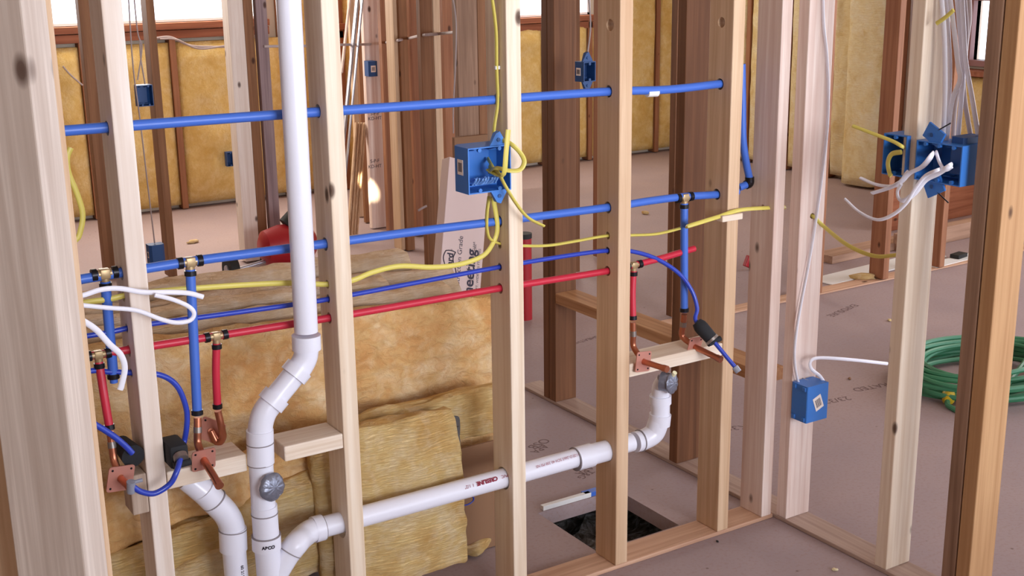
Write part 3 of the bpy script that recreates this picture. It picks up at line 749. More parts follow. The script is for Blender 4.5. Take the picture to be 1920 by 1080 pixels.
# ------------------------------------------------------------------ electrical boxes
def ebox(name, label, loc, w, h, d, rotz, M=BOXB, gangs=2, ears=True, lab=None, tilt=0, group=None, labcol=LABEL, hooks=True, labpos=(0, 0), backbev=True):
    """nail-on box: open at local -y, width along x, depth along +y; loc is centre of the opening"""
    t = thing(name, label, 'electrical box', loc=loc, group=group, rot=(0, tilt, rotz)); th = .0028; bm = bmesh.new()
    X, Z = w/2, h/2; b = min(.014, w*.16) if backbev else .002
    outer = [(-X, 0), (-X, d-b), (-X+b, d), (X-b, d), (X, d-b), (X, 0)]
    inner = [(-X+th, 0), (-X+th, d-b-th*.5), (-X+b+th*.5, d-th), (X-b-th*.5, d-th), (X-th, d-b-th*.5), (X-th, 0)]
    ov = [[bm.verts.new((x, y, z)) for x, y in outer] for z in (-Z, Z)]
    iv = [[bm.verts.new((x, y, z)) for x, y in inner] for z in (-Z+th, Z-th)]
    for i in range(5):
        bm.faces.new((ov[0][i], ov[0][i+1], ov[1][i+1], ov[1][i])); bm.faces.new((iv[0][i+1], iv[0][i], iv[1][i], iv[1][i+1]))
    bm.faces.new(ov[0][::-1]); bm.faces.new(ov[1]); bm.faces.new(iv[0]); bm.faces.new(iv[1][::-1])
    bm.faces.new((ov[0][0], ov[1][0], iv[1][0], iv[0][0])); bm.faces.new((ov[0][5], iv[0][5], iv[1][5], ov[1][5]))
    bm.faces.new((ov[0][0], iv[0][0], iv[0][5], ov[0][5])); bm.faces.new((ov[1][0], ov[1][5], iv[1][5], iv[1][0]))
    bmesh.ops.recalc_face_normals(bm, faces=bm.faces)
    obj('box_shell', bm, M, t)
    if hooks:
        for s in (-1, 1):
            for g in range(gangs):
                cx = (g-(gangs-1)/2)*w/gangs*.92
                bm = tube_bm([(cx, -.001, s*(Z-.0065)), (cx, .006, s*(Z-.0065))], .0046, sides=12, smooth=False)
                obj('screw_boss', bm, M, t)
        for s in (-1, 1):
            for g in range(gangs): obj('cable_clamp', box_bm((g-(gangs-1)/2)*w/gangs-.010, (g-(gangs-1)/2)*w/gangs+.010, d*.45, d*.78, s*(Z-.012)-.001, s*(Z-.012)+.001, .0005), M, t)
    if ears:
        for s in (-1, 1):
            bm = bmesh.new(); ex = X-.028
            pr = [(ex-.022, 0), (ex+.022, 0), (ex+.010, .020), (ex+.004, .030), (ex-.006, .026)]
            a = [bm.verts.new((x, .006, s*(Z+z))) for x, z in pr]; c_ = [bm.verts.new((x, .012+z*.3, s*(Z+z))) for x, z in pr]
            bm.faces.new(a); bm.faces.new(c_[::-1])
            for i in range(5): bm.faces.new((a[i], a[(i+1) % 5], c_[(i+1) % 5], c_[i]))
            bmesh.ops.recalc_face_normals(bm, faces=bm.faces)
            e_ = obj('mounting_ear', bm, M, t)
            bm = tube_bm([(ex, .004, s*(Z+.012)), (ex, .0165, s*(Z+.012))], .0045, sides=12, smooth=False)
            obj('nail_hole', bm, BOXD, e_)
    if lab:
        side, lw, lh, cy, cz = lab
        bm = box_bm(-.0004, .0004, -lw/2, lw/2, -lh/2, lh/2); rz = labpos[1]
        lo = obj('box_label', bm, labcol, t); lo.location = (side*(X+.0005), cy, cz); lo.rotation_euler = (rz, 0, 0)
        bm = bmesh.new()
        for k in range(7): box_bm(.0004, .0007, -lw*.30+k*lw*.1-lw*.02, -lw*.30+k*lw*.1+lw*.02*(1+(k % 2)), -lh*.3, lh*.3, bm=bm)
        if side < 0: bmesh.ops.scale(bm, vec=(-1, 1, 1), verts=bm.verts); bmesh.ops.recalc_face_normals(bm, faces=bm.faces)
        obj('barcode', bm, INKD, lo)
    return t
lo_, hi_ = at(877, 279, Y=D-.014), at(956, 279, Y=D-.014); lz = at(877, 366, Y=D-.014).z
E1 = ebox('electrical_box', 'large open blue two-gang box with yellow cables, on a front stud', ((lo_.x+1.4665)/2, D-.014, (lo_.z+lz)/2), 1.4665-lo_.x, lo_.z-lz, .072, 0, lab=(-1, .024, .034, .034, .006), gangs=2)
# grey joint compound-like paper wads inside the large box
bm = bmesh.new()
for k in range(16):
    x = -.03+.004*k+random.Random(k).uniform(-.002, .002)
    tube_bm([(x, .03, -.037), (x+.004, .018+.01*math.sin(k), -.022), (x+.002, .05, -.03)], .0022, sides=6, bm=bm, sub=4)
obj('clamp_tabs', bm, mat('light_blue_plastic', lin(120, 160, 214), .35), E1)
bx6 = at(1515, 760, Y=2.225); 
E6 = ebox('electrical_box', 'single blue box with barcode label on the corner stud near the floor', (bx6.x+.078, 2.258, (at(1515, 728, Y=2.225).z+at(1515, 795, Y=2.225).z)/2), .058, at(1515, 728, Y=2.225).z-at(1515, 795, Y=2.225).z, .078, R(90), lab=(-1, .030, .040, .036, .0), gangs=1, ears=False, labpos=(0, R(-22)), backbev=False)
for s in (-1, 1):
    for g in (-1, 1): obj('nail_lug', box_bm(g*.018-.006, g*.018+.006, .070, .082, s*.043-.006, s*.043+.006, .002), BOXB, E6)
o = cyl('mounting_nail', (-.02, .03, .047), (.035, .035, .052), .0016, STEEL, None); o.parent = E6
# side wall boxes, opening towards the camera room
def side_box(pa, pb_, ptop, pbot, X, label, dep=.075, **k):
    a, b = at(pa, (ptop+pbot)/2, X=X), at(pb_, (ptop+pbot)/2, X=X); zt, zl = at((pa+pb_)/2, ptop, X=X).z, at((pa+pb_)/2, pbot, X=X).z
    return ebox('electrical_box', label, (X, (a.y+b.y)/2, (zt+zl)/2), abs(a.y-b.y), zt-zl, dep, R(-90), **k)
E7 = side_box(1655, 1699, 252, 330, 2.324, 'open blue box with a yellow cable, left of the middle side wall stud', gangs=1, ears=False)
E7.rotation_euler.z = R(-90)
E8 = side_box(1716, 1803, 268, 344, 2.322, 'wide open blue box spilling white cables, right of the middle side wall stud', gangs=3, ears=False)
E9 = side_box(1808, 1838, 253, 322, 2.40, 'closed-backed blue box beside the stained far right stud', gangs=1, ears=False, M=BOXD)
E9.rotation_euler.z = R(90); E9.location.x = 2.42
for (s, pp) in ((1, (1752, 253)), (-1, (1752, 350))):
    c = at(*pp, X=2.33); bm = box_bm(-.003, .003, -.026, .026, -.019, .019, .001); bmesh.ops.rotate(bm, matrix=Matrix.Rotation(R(28*s), 3, 'X'), verts=bm.verts, cent=(0, 0, 0))
    e_ = obj('mounting_bracket', bm, BOXB, E8); e_.matrix_parent_inverse = E8.matrix_basis.inverted(); e_.location = c
    bm = tube_bm([c+Vector((-.005, .004, 0)), c+Vector((.004, .004, 0))], .005, sides=10, smooth=False); e2 = obj('nail_hole', bm, BOXD, E8); e2.matrix_parent_inverse = E8.matrix_basis.inverted()
    nl = tube_bm([c+Vector((0, .01, 0)), c+Vector((-.004, -.045, .032*s if s > 0 else -.03))], .0016, sides=8, smooth=False); e3 = obj('mounting_nail', nl, CRIMP, E8); e3.matrix_parent_inverse = E8.matrix_basis.inverted()
# far boxes
p = at(699, 128, Y=6.42)
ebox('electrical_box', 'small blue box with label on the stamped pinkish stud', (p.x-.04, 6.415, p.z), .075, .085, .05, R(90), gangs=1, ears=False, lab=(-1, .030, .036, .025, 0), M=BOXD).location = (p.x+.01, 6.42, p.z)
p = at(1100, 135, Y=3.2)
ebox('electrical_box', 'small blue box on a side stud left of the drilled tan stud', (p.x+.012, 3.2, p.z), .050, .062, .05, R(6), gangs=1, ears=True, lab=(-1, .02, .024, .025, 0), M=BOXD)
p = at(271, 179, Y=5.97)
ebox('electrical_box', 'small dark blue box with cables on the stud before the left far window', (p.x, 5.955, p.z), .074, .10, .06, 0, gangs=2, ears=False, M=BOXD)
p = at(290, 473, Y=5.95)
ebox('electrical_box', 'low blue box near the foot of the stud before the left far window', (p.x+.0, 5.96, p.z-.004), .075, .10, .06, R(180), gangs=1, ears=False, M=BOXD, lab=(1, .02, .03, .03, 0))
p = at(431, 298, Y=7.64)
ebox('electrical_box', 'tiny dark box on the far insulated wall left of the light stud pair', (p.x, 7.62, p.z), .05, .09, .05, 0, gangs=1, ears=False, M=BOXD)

# ------------------------------------------------------------------ cables
def cable(label, pts, r, M, flat=.55, group=None, ref=None, sides=12, name='electrical_cable', sub=7):
    bm = tube_bm(pts, r, sides=sides, flat=flat, ref=ref, sub=sub); c = Vector(pts[0])
    bmesh.ops.translate(bm, verts=bm.verts, vec=-c)
    return tag(shade_auto(obj(name, bm, M, loc=c)), label, 'cable', group)
# main yellow run
yA = [Vector((.125, yb, .905))]+px([(120, 575), (160, 567), (205, 561), (240, 553)], Y=yb-.004)+px([(300, 546), (400, 538), (500, 532), (560, 531), (615, 533)], Y=yb)+px([(660, 526), (700, 510), (750, 499), (810, 501), (860, 496), (905, 480), (930, 455), (937, 430), (934, 400), (928, 370)], Y=yb-.02)
yA[-4].y = yA[-3].y = yA[-2].y = yA[-1].y = YC-.01
cable('yellow cable sagging from the left through two studs up into the large blue box', yA, .0058, YEL, flat=.6)
yB = px([(917, 368), (913, 400), (913, 430), (920, 449)], Y=YC-.01)+px([(944, 458), (985, 461), (1030, 460), (1080, 452), (1138, 442), (1185, 441), (1235, 438), (1290, 424), (1340, 408), (1385, 396), (1440, 389), (1470, 388)], Y=YC)
for k in range(12, 16): yB[k].y = YC-.004
yB[12] = at(1290, 424, Y=D-.012); yB[13] = at(1345, 407, Y=D-.012); yB[14] = at(1392, 393, Y=D-.008)
cable('yellow cable leaving the large blue box and running right into the last stud', yB, .0056, YEL, flat=.6)
yV = px([(914, -60), (923, 0), (930, 60), (931, 127), (933, 190), (927, 235), (925, 262)], Y=D+.03)
for q in yV: q.x = min(q.x, 1.463)
cable('yellow cable dropping down the stud into the top of the large blue box', yV, .0056, YEL, flat=.6)
p = at(929, 127, Y=D+.03)
tag(obj('cable_staple', box_bm(-.012, .0, -.004, .004, -.004, .004, .001), NAILP, loc=(1.4675, p.y, p.z)), 'small white staple on the cable above the large blue box', 'staple')
yi = D-.004
cable('flat yellow cable end standing upright in front of the large blue box', [at(915, 318, Y=D+.02), at(925, 325, Y=D), at(940, 330, Y=D-.03), at(946, 320, Y=D-.05), at(949, 285, Y=D-.055), at(953, 243, Y=D-.055)], .0062, YEL, flat=.45, ref=(1, 0, 0))
cable('yellow cable loop bulging right of the large blue box', [at(940, 262, Y=D-.0), at(958, 270, Y=D-.035), at(975, 286, Y=D-.045), at(983, 303, Y=D-.045), at(975, 318, Y=D-.045), at(955, 320, Y=D-.04), at(930, 315, Y=D-.02), at(918, 322, Y=D+.02)], .0056, YEL, flat=.5)
cable('loose yellow cable end hanging down right below the large blue box', [at(918, 312, Y=D+.03), at(933, 322, Y=D-.01), at(947, 348, Y=D-.035), at(968, 382, Y=D-.04), at(990, 408, Y=D-.04), at(1020, 424, Y=D-.045)], .0052, YEL, flat=.6)
cable('short yellow cable curl inside the large blue box', [at(915, 298, Y=D+.045), at(922, 310, Y=D+.015), at(930, 322, Y=D+.005), at(944, 331, Y=D-.01)], .0054, YEL, flat=.6)
cable('yellow cable end left of the leftmost pale stud, against the far wall', px([(133, 277), (126, 296), (129, 325), (144, 362), (155, 400), (151, 432), (142, 450), (110, 466)], Y=2.45), .0055, YEL, flat=.6)
cable('yellow cable swinging from the corner stud across to the side wall stud', [at(1500, 398, Y=2.36), at(1523, 405, Y=2.295), at(1545, 425, Y=2.28), at(1590, 460, X=2.39), at(1640, 480, X=2.40), at(1690, 477, X=2.40)], .0052, YEL, flat=.6)
# white cables at left
cable('white cable loop reaching right across the leftmost pale stud', px([(120, 561), (155, 554), (190, 543), (225, 541), (270, 548), (320, 548), (355, 550), (381, 557)], Y=2.30), .0050, WHT, flat=.6, ref=(0, 0, 1))
cable('white cable doubled back under the loop before the left blue drop pipe', px([(120, 568), (150, 572), (200, 577), (255, 582), (300, 598), (330, 605), (356, 601), (364, 588), (354, 575), (325, 562), (290, 553)], Y=2.285), .0044, WHT, flat=.7)
cable('white cable end curving down left beside the red drop pipe', px([(120, 580), (150, 598), (180, 618), (205, 645), (226, 665), (234, 690), (228, 722), (225, 731)], Y=2.27), .0058, WHT, flat=.5)
# corner stud cable
cc = px([(1543, -40), (1544, 40), (1550, 100), (1553, 170), (1551, 240), (1541, 330), (1530, 410)], Y=2.285)+px([(1515, 500), (1498, 590), (1490, 650), (1491, 690), (1499, 727)], Y=2.278)
cable('long white cable running down the pink corner stud into the single blue box', cc, .0048, WHT, flat=.6)
cable('white cable tail curling out right from the top of the single blue box', [at(1548, 722, Y=2.25), at(1538, 706, Y=2.25), at(1521, 691, Y=2.25), at(1521, 676, Y=2.25), at(1540, 671, Y=2.25), at(1600, 675, Y=2.24), at(1664, 682, Y=2.22)], .0048, WHT, flat=.6)
# bundle dropping to the side wall boxes
def xc(label, pts, r=.0062, M=WHT, X=2.37, flat=.6, **k):
    q = [at(x, y, X=X) for x, y in pts]
    if X < 2.31: q = [at(*pts[0], X=2.375), at(*pts[0], X=2.33)]+q      # starts inside its box
    return cable(label, q, r, M, flat=flat, **k)
xc('white cable straight down the middle side wall stud into the wide box', [(1763, -30), (1770, 60), (1772, 130), (1771, 200), (1768, 268)], X=2.36)
xc('white cable beside the straight one, bowing left above the wide box', [(1772, -30), (1778, 60), (1781, 130), (1778, 200), (1772, 268)], X=2.385, r=.0058)
xc('white cable crossing right to left above the wide box', [(1778, -30), (1788, 50), (1796, 120), (1800, 150), (1785, 190), (1774, 268)], X=2.37)
xc('grey-white cable falling straight to the right end of the wide box', [(1792, -30), (1800, 60), (1805, 130), (1802, 190), (1795, 268)], X=2.40)
xc('white cable slanting down to the closed-backed box', [(1802, -30), (1806, 40), (1810, 110), (1822, 180), (1834, 252)], X=2.40)
xc('grey cable slanting down left of the one into the closed-backed box', [(1806, -30), (1812, 60), (1806, 120), (1808, 180), (1820, 256)], X=2.42, M=GRYC)
xc('grey cable bowing right near the bright narrow window', [(1815, -30), (1818, 30), (1812, 80), (1806, 140), (1792, 190), (1786, 268)], X=2.45, M=GRYC)
xc('grey cable entering the box left of the middle side wall stud', [(1712, -30), (1708, 120), (1702, 200), (1697, 250)], X=2.43, M=GRYC, r=.004)
xc('short yellow cable end poking out of the side wall stud high up', [(1788, 19), (1772, 33), (1756, 44)], X=2.34, M=YEL, r=.005)
xc('yellow cable end sticking out left of the leftmost side wall box', [(1692, 275), (1672, 264), (1630, 248), (1599, 236)], X=2.30, M=YEL, r=.0046)
xc('yellow cable curl inside the leftmost side wall box', [(1690, 285), (1672, 289), (1665, 305), (1668, 325), (1671, 330)], X=2.318, M=YEL, r=.006)
xc('thick white cable twisting left out of the wide box', [(1748, 290), (1730, 312), (1705, 325), (1690, 340), (1668, 352), (1636, 362)], X=2.27, r=.0072, flat=.5)
xc('white cable end pointing left below the leftmost side wall box', [(1700, 325), (1685, 346), (1665, 349), (1640, 345), (1614, 334)], X=2.275)
xc('white cable making a low loop below the wide box', [(1782, 310), (1760, 325), (1735, 338), (1715, 362), (1695, 376), (1685, 372), (1683, 358), (1690, 345)], X=2.26)
xc('thin white cable sweeping left far below the wide box', [(1760, 318), (1735, 330), (1715, 355), (1700, 380), (1675, 402), (1645, 412), (1612, 398), (1584, 373)], X=2.25, r=.0042)
xc('short folded white cable standing inside the wide box', [(1756, 287), (1762, 305), (1772, 318), (1784, 312)], X=2.305, r=.0055)
# background cables
def fc(label, pts, Y, r=.006, M=GRYC, **k): return cable(label, px(pts, Y=Y), r, M, flat=.7, sides=8, **k)
fc('thin grey cable beside the far dark stud, running down to the low blue box', [(240, -20), (249, 120), (262, 220), (275, 330), (290, 456)], 5.93, .005)
fc('thin grey cable down to the small dark box before the far window', [(250, -20), (258, 60), (266, 90), (258, 150)], 5.94, .005)
fc('second thin grey cable down to the small dark box before the far window', [(262, 75), (264, 110), (272, 158)], 5.94, .005)
fc('thin grey cable draped along the wall under the left far window', [(290, 72), (320, 70), (360, 86), (423, 88)], 7.668, .007)
fc('second cable draped just under the one below the left far window', [(300, 73), (330, 74), (372, 91), (423, 86)], 7.664, .006)
fc('dark thin cable across the far insulation near the left edge', [(118, 124), (132, 140), (155, 160)], 7.664, .005)
cable('grey cable running level through the crowd of far studs', [at(495, 87, Y=6.05), at(580, 86, Y=6.10), at(640, 84, Y=6.30), at(690, 83, Y=6.44), at(715, 81, Y=6.43), at(744, 76, Y=5.852), at(766, 72, Y=5.825), at(793, 66, Y=5.195), at(826, 63, Y=5.19), at(858, 60, Y=4.70)], .007, GRYC, flat=.7, sides=8)
fc('grey cable running down behind the carton', [(846, -20), (855, 40), (854, 120), (850, 200), (850, 250)], 4.60, .004)
fc('thin grey cable to the small blue box left of the drilled tan stud', [(1103, -20), (1107, 50), (1100, 112)], 3.22, .003)
fc('pale cable lying between the far studs behind the blue pipe', [(784, 395), (792, 390), (800, 386)], 5.19, .006)

# ------------------------------------------------------------------ insulation pile behind the wall
def slab(name, path, wdir, W, T, M, label, seed=0, amp=.012, nw=26, nt=8, rnd=.35, sub=8, cat='insulation', taper=None, fold=0):
    """soft batt: rounded-rectangle section (W along wdir, T across) swept along the path with fibrous unevenness"""
    P = smooth_path(path, sub); wd = Vector(wdir).normalized(); bm = bmesh.new(); rings = []
    cx = sum((p for p in P), Vector())/len(P)
    sec = []
    N = 2*(nw+nt)
    for k in range(N):
        a = 2*math.pi*k/N; e = rnd
        c_, s_ = math.cos(a), math.sin(a)
        sec.append(((1 if c_ > 0 else -1)*abs(c_)**e, (1 if s_ > 0 else -1)*abs(s_)**e))
    n = len(P)
    for i, p in enumerate(P):
        t_ = (P[min(i+1, n-1)]-P[max(i-1, 0)]).normalized(); b = t_.cross(wd).normalized()
        f = 1.0
        if i == 0 or i == n-1: f = .82
        tp = taper(i/(n-1)) if taper else 1
        ring = []
        for (u, v) in sec:
            q = p+wd*(u*W/2*f*tp)+b*(v*T/2*f)
            d = noise.noise(q*9+Vector((seed*7, 0, 0)))*amp+noise.noise(q*26+Vector((0, seed*5, 0)))*amp*.45+noise.noise(Vector((q.x*7, q.y*70, q.z*(70-25*q.x))))*amp*.55
            ring.append(bm.verts.new(q+(wd*u*.6+b*v)*d-cx))
        rings.append(ring)
    for i in range(n-1):
        for k in range(N): bm.faces.new((rings[i][k], rings[i][(k+1) % N], rings[i+1][(k+1) % N], rings[i+1][k]))
    for rg, s in ((rings[0], -1), (rings[-1], 1)):
        c = bm.verts.new(sum((v.co for v in rg), Vector())/N)
        for k in range(N): bm.faces.new((rg[k], rg[(k+1) % N], c))
    bmesh.ops.recalc_face_normals(bm, faces=bm.faces)
    return tag(obj(name, bm, M, smooth=True, loc=cx), label, cat)
V = Vector
# batts standing on edge, one behind the other
ztop = at(670, 590, Y=2.70).z
def edge_batt(y, x0, x1, zt0, zt1, M, label, seed, T=.078, zlow=.03):
    zm = (zt0+zt1)/2
    path = [V((x0, y, (zt0+zlow)/2)), V((x0*.66+x1*.34, y-.008, (zt0*.66+zt1*.34+zlow)/2)), V((x0*.33+x1*.67, y+.006, (zt0*.33+zt1*.67+zlow)/2)), V((x1, y, (zt1+zlow)/2))]
    return slab('insulation_batt', path, (0, 0, 1), zm-zlow, T, M, label, seed, amp=.013, nw=30, nt=5, rnd=.22, sub=14)
zt = lambda x, y, Y: at(x, y, Y=Y).z
edge_batt(2.735, .50, 1.70, zt(300, 612, 2.70), zt(921, 572, 2.70)-.006, INS, 'big upright batt facing the plumbing wall, front of the pile', 1, T=.075)
edge_batt(2.835, .50, 1.60, zt(300, 592, 2.80), zt(780, 558, 2.80), INST, 'upright batt second from the front of the pile, top edge showing', 2)
edge_batt(2.93, .50, 1.46, zt(300, 566, 2.90), zt(700, 540, 2.90), INST, 'upright batt third from the front of the pile, top edge showing', 3)
edge_batt(3.025, .50, 1.72, zt(300, 540, 3.0), zt(900, 508, 3.0), INST, 'upright batt fourth from the front of the pile, top edge showing', 4)
edge_batt(3.125, .62, 1.62, zt(380, 512, 3.1), zt(800, 474, 3.1), INST, 'rearmost upright batt of the pile, highest top edge', 5, T=.095)
# loose batts in front of the pile
slab('insulation_batt', [at(600, 860, Y=2.60), at(690, 820, Y=2.60), at(790, 795, Y=2.60), at(880, 772, Y=2.59), at(935, 760, Y=2.59)], (0, .25, 1), .125, .10, INSW, 'upper loose batt rising to the right below the big upright batt', 11, amp=.018, rnd=.6)
slab('insulation_batt', [V((at(590, 900, Y=2.48).x, 2.50, .30)), V((1.15, 2.47, .295)), V((1.28, 2.465, .295)), V((1.385, 2.47, .295))], (0, .12, 1), .40, .085, INSW, 'thick cut batt bulging over the drain branch, square right end', 12, amp=.016, rnd=.4, sub=14)
o = slab('batt_facing', [at(770, 812, Y=2.52), at(800, 805, Y=2.525), at(852, 798, Y=2.53), at(862, 800, Y=2.53)], (0, 0, 1), .05, .008, ASPH, 'dark torn facing strip along the back of the cut batt', 13, amp=.004, rnd=.6, cat='facing')
tube_ = cable('thin dark facing edge standing at the right end of the cut batt', [at(857, 800, Y=2.50), at(861, 840, Y=2.505), at(862, 880, Y=2.51)], .004, ASPH, flat=1, name='batt_facing'); tube_['category'] = 'facing'
slab('insulation_batt', [at(150, 990, Y=2.56), at(250, 955, Y=2.56), at(360, 915, Y=2.56), at(470, 895, Y=2.57), at(600, 850, Y=2.57)], (0, .2, 1), .125, .10, INS, 'long loose batt sloping behind the left copper stubs', 14, amp=.020, rnd=.6)
slab('insulation_batt', [at(150, 1110, Y=2.52), at(280, 1060, Y=2.52), at(400, 1010, Y=2.53), at(500, 960, Y=2.53), at(625, 905, Y=2.53)], (0, .2, 1), .12, .09, INSW, 'lower loose batt sloping up behind the white drain stack', 15, amp=.022, rnd=.6)
slab('insulation_batt', [at(180, 1190, Y=2.50), at(330, 1110, Y=2.50), at(450, 1060, Y=2.51), at(560, 1030, Y=2.52), at(640, 1000, Y=2.52)], (0, .3, 1), .13, .09, INSW, 'bottom loose batt lying on the floor left of the knotty stud', 16, amp=.020, rnd=.6)
p = at(897, 1010, Z=.03)
slab('insulation_scrap', [p+V((-.06, -.03, -.012)), p+V((-.02, -.01, -.010)), p+V((.03, .03, -.004)), p+V((.05, .05, .0))], (.6, -.8, 0), .07, .024, INSW, 'small torn scrap of insulation on the floor right of the cut batt', 17, amp=.008, rnd=.8, cat='insulation')
# paper-backed piece
xa, xb = at(861, 900, Y=2.63).x, at(948, 900, Y=2.63).x; zt_ = at(890, 832, Y=2.64).z
t = thing('paper_facing', 'brown kraft sheet with a blue ring mark, between the cut batt and blue box stud', 'paper', loc=((xa+xb)/2, 2.625, .002))
bm = box_bm(-(xb-xa)/2, (xb-xa)/2, 0, .008, 0, zt_, .002)
obj('paper_sheet', bm, KRAFT, t)
pm = at(875, 940, Y=2.624)
ring = [(pm.x-t.location.x+.022*math.cos(a*.35), -.001, pm.z+.012*math.sin(a*.35)) for a in range(19)]
tube('blue_mark', [V(q)+V(t.location) for q in ring], .0018, PEX_BLUE2, t, sides=6, sub=2)
# small debris
def chip(px_, py_, s, M, label, name='wood_scrap', cat='scrap', sz=.4):
    p = at(px_, py_, Z=0); rn = random.Random(px_*7+py_); bm = bmesh.new(); bmesh.ops.create_icosphere(bm, subdivisions=2, radius=1)
    for v in bm.verts:
        n_ = 1+.5*noise.noise(v.co*2+V((px_, py_, 0))); v.co = V((v.co.x*s*n_, v.co.y*s*.55*n_, v.co.z*s*sz*n_))
    o = obj(name, bm, M, smooth=True, loc=(p.x, p.y, s*sz*.9)); o.rotation_euler = (0, 0, rn.uniform(0, 3)); return tag(o, label, cat)
chip(362, 456, .035, INSW, 'small tan scrap on the far floor left of the compressor', sz=.3)
chip(1210, 402, .028, INSW, 'small tan scrap on the floor seen right of the drilled tan stud', sz=.4)
chip(1150, 1017-6, .010, W_TAN, 'tiny scrap at the edge of the floor opening') if False else None
chip(1565, 1070, .009, INSL, 'tiny pale crumb on the floor at the bottom, left of the side wall plate')
chip(1345, 1016, .006, BLKR, 'tiny dark crumb on the floor in front of the plumbing wall plate')
chip(1668, 602, .014, INSL, 'pale crumb on the bare floor left of the middle side wall stud')
chip(1593, 711, .010, KRAFT, 'brown crumb on the bare floor right of the single blue box')
chip(1618, 525, .06, INSW, 'yellowish scrap on the floor between the two brown far partition studs', sz=.3)

# ------------------------------------------------------------------ carton
cb = at(858, 620, Y=4.42); ct = at(872, 300, Y=4.58)
def quad_box(front, depth, M, label, name, cat):
    return None
t = thing('sheeting_carton', 'printed pinkish carton of plastic sheeting leaning among the far studs', 'carton', loc=(0, 0, 0))
tl, tr, bl, br_ = at(842, 300, Y=4.52), at(918, 300, Y=4.52), at(817, 600, Y=4.32), at(897, 600, Y=4.32)
uz = (tl-bl).normalized(); ux = Vector((uz.z, 0, -uz.x)).normalized(); uy = uz.cross(ux)
Wc, Hc = (tr-tl).length*1.04, (tl-bl).length+.10
M4 = Matrix((ux, uy, uz)).transposed().to_4x4(); org = (bl+br_)/2-uz*.10; M4.translation = org
M4.translation = org; t.matrix_world = M4
bm = box_bm(-Wc/2, Wc/2, 0, .06, 0, Hc, .003); obj('carton_body', bm, CARD, t)
def ctext(s, size, x, z, M, bold=0, name='lettering'):
    mt = Matrix.Translation((x, -.0006, z)) @ Matrix.Rotation(R(90), 4, 'X') @ Matrix.Rotation(R(90), 4, 'Z')
    return writing(s, size, M, t, mt, bold=bold, name=name)
def cpos(pxx, pyy):
    d = fw + rt*((pxx-960)/F) - up*((pyy-540)/F); tt = (org-CAM).dot(uy)/d.dot(uy); q = CAM+d*tt-org; return q.dot(ux), q.dot(uz)
a = cpos(876, 548); ctext('Plastic Sheeting', .066, a[0]+.006, a[1]-.02, INKD, .0016)
a = cpos(860, 500); ctext('Construction Grade', .032, a[0], a[1], INKD)
a = cpos(843, 497); ctext('Guard', .040, a[0], a[1], INKD, .0014)
a = cpos(847, 469); ctext('\u00ae', .012, a[0], a[1], INKD)
a = cpos(888, 470); ctext('2 MIL CLEAR', .014, a[0], a[1], INKD)
a = cpos(897, 500); ctext('10 FT. WIDE x 25 FT. LONG', .016, a[0], a[1]-.02, INKD); ctext('COVERS PAINTING WORK', .014, a[0]-.022, a[1]+.01, INKD)
# wavy outline of the logo
bm = bmesh.new(); a = cpos(843, 497); hw, hh = .024, .058
def wv(u): return .010*math.sin(u*2*math.pi)
loop = [(-hw+wv(k/16), -hh+2*hh*k/16) for k in range(17)]+[(-hw+wv(1)+2*hw*k/4, hh+.004*math.sin(k*math.pi/4)) for k in range(1, 4)]+[(hw+wv(1-k/16), hh-2*hh*k/16) for k in range(17)]+[(hw-2*hw*k/4+wv(0), -hh) for k in range(1, 4)]
for i in range(len(loop)):
    (x0, z0), (x1, z1) = loop[i], loop[(i+1) % len(loop)]
    tube_bm([(a[0]+x0, -.0008, a[1]+z0), (a[0]+x1, -.0008, a[1]+z1)], .0022, sides=6, smooth=False, bm=bm)
obj('logo_outline', bm, INKD, t)
# brown carton behind
p0_, p1_ = at(856, 258, Y=4.63), at(912, 258, Y=4.63)
bm = box_bm(-(p1_.x-p0_.x)/2-.01, (p1_.x-p0_.x)/2+.02, 0, .02, 0, p0_.z, .002)
tag(obj('cardboard_sheet', bm, KRAFT, loc=((p0_.x+p1_.x)/2, 4.632, 0)), 'brown cardboard standing behind the printed carton', 'cardboard')

# ------------------------------------------------------------------ compressor
c = V((at(560, 470, Y=5.76).x-.10, 5.72, 0)); t = thing('air_compressor', 'red air compressor with black wheels behind the far light studs', 'compressor', loc=c)
tube('tank', [c+V((-.10, .04, .15)), c+V((-.08, .04, .15)), c+V((.0, .04, .15)), c+V((.14, .04, .15)), c+V((.18, .04, .15))], .10, REDP, t, smooth=False, radii=[.05, .085, .105, .105, .06], sides=24)
tube('air_pump', [c+V((.05, .04, .24)), c+V((.12, .04, .30))], .055, BLKR, t, smooth=False)
w1_ = at(434, 485, Y=5.66)
o = cyl('wheel', V((w1_.x-.012, 5.70, .075)), V((w1_.x+.03, 5.70, .075)), .075, BLKR, t, sides=28)
cyl('hub', V((w1_.x-.018, 5.70, .075)), V((w1_.x-.012, 5.70, .075)), .030, STEEL, t, sides=20)
cyl('axle', V((w1_.x+.03, 5.70, .075)), c+V((-.02, .04, .09)), .010, STEEL, t)
cyl('foot', c+V((.12, .04, 0)), c+V((.12, .04, .06)), .015, BLKR, t)
for (py_, tx) in ((213, 'S-P-F'), (222, 'KD-HT'), (302, 'S-P-F'), (312, 'KD-HT')):
    q = at(703, py_, Y=6.449)-Vector(stamped.location)
    writing(tx, .028, INKD, stamped, Matrix.Translation((q.x, q.y, q.z)) @ Matrix.Rotation(R(90), 4, 'X'), name='grade_stamp')
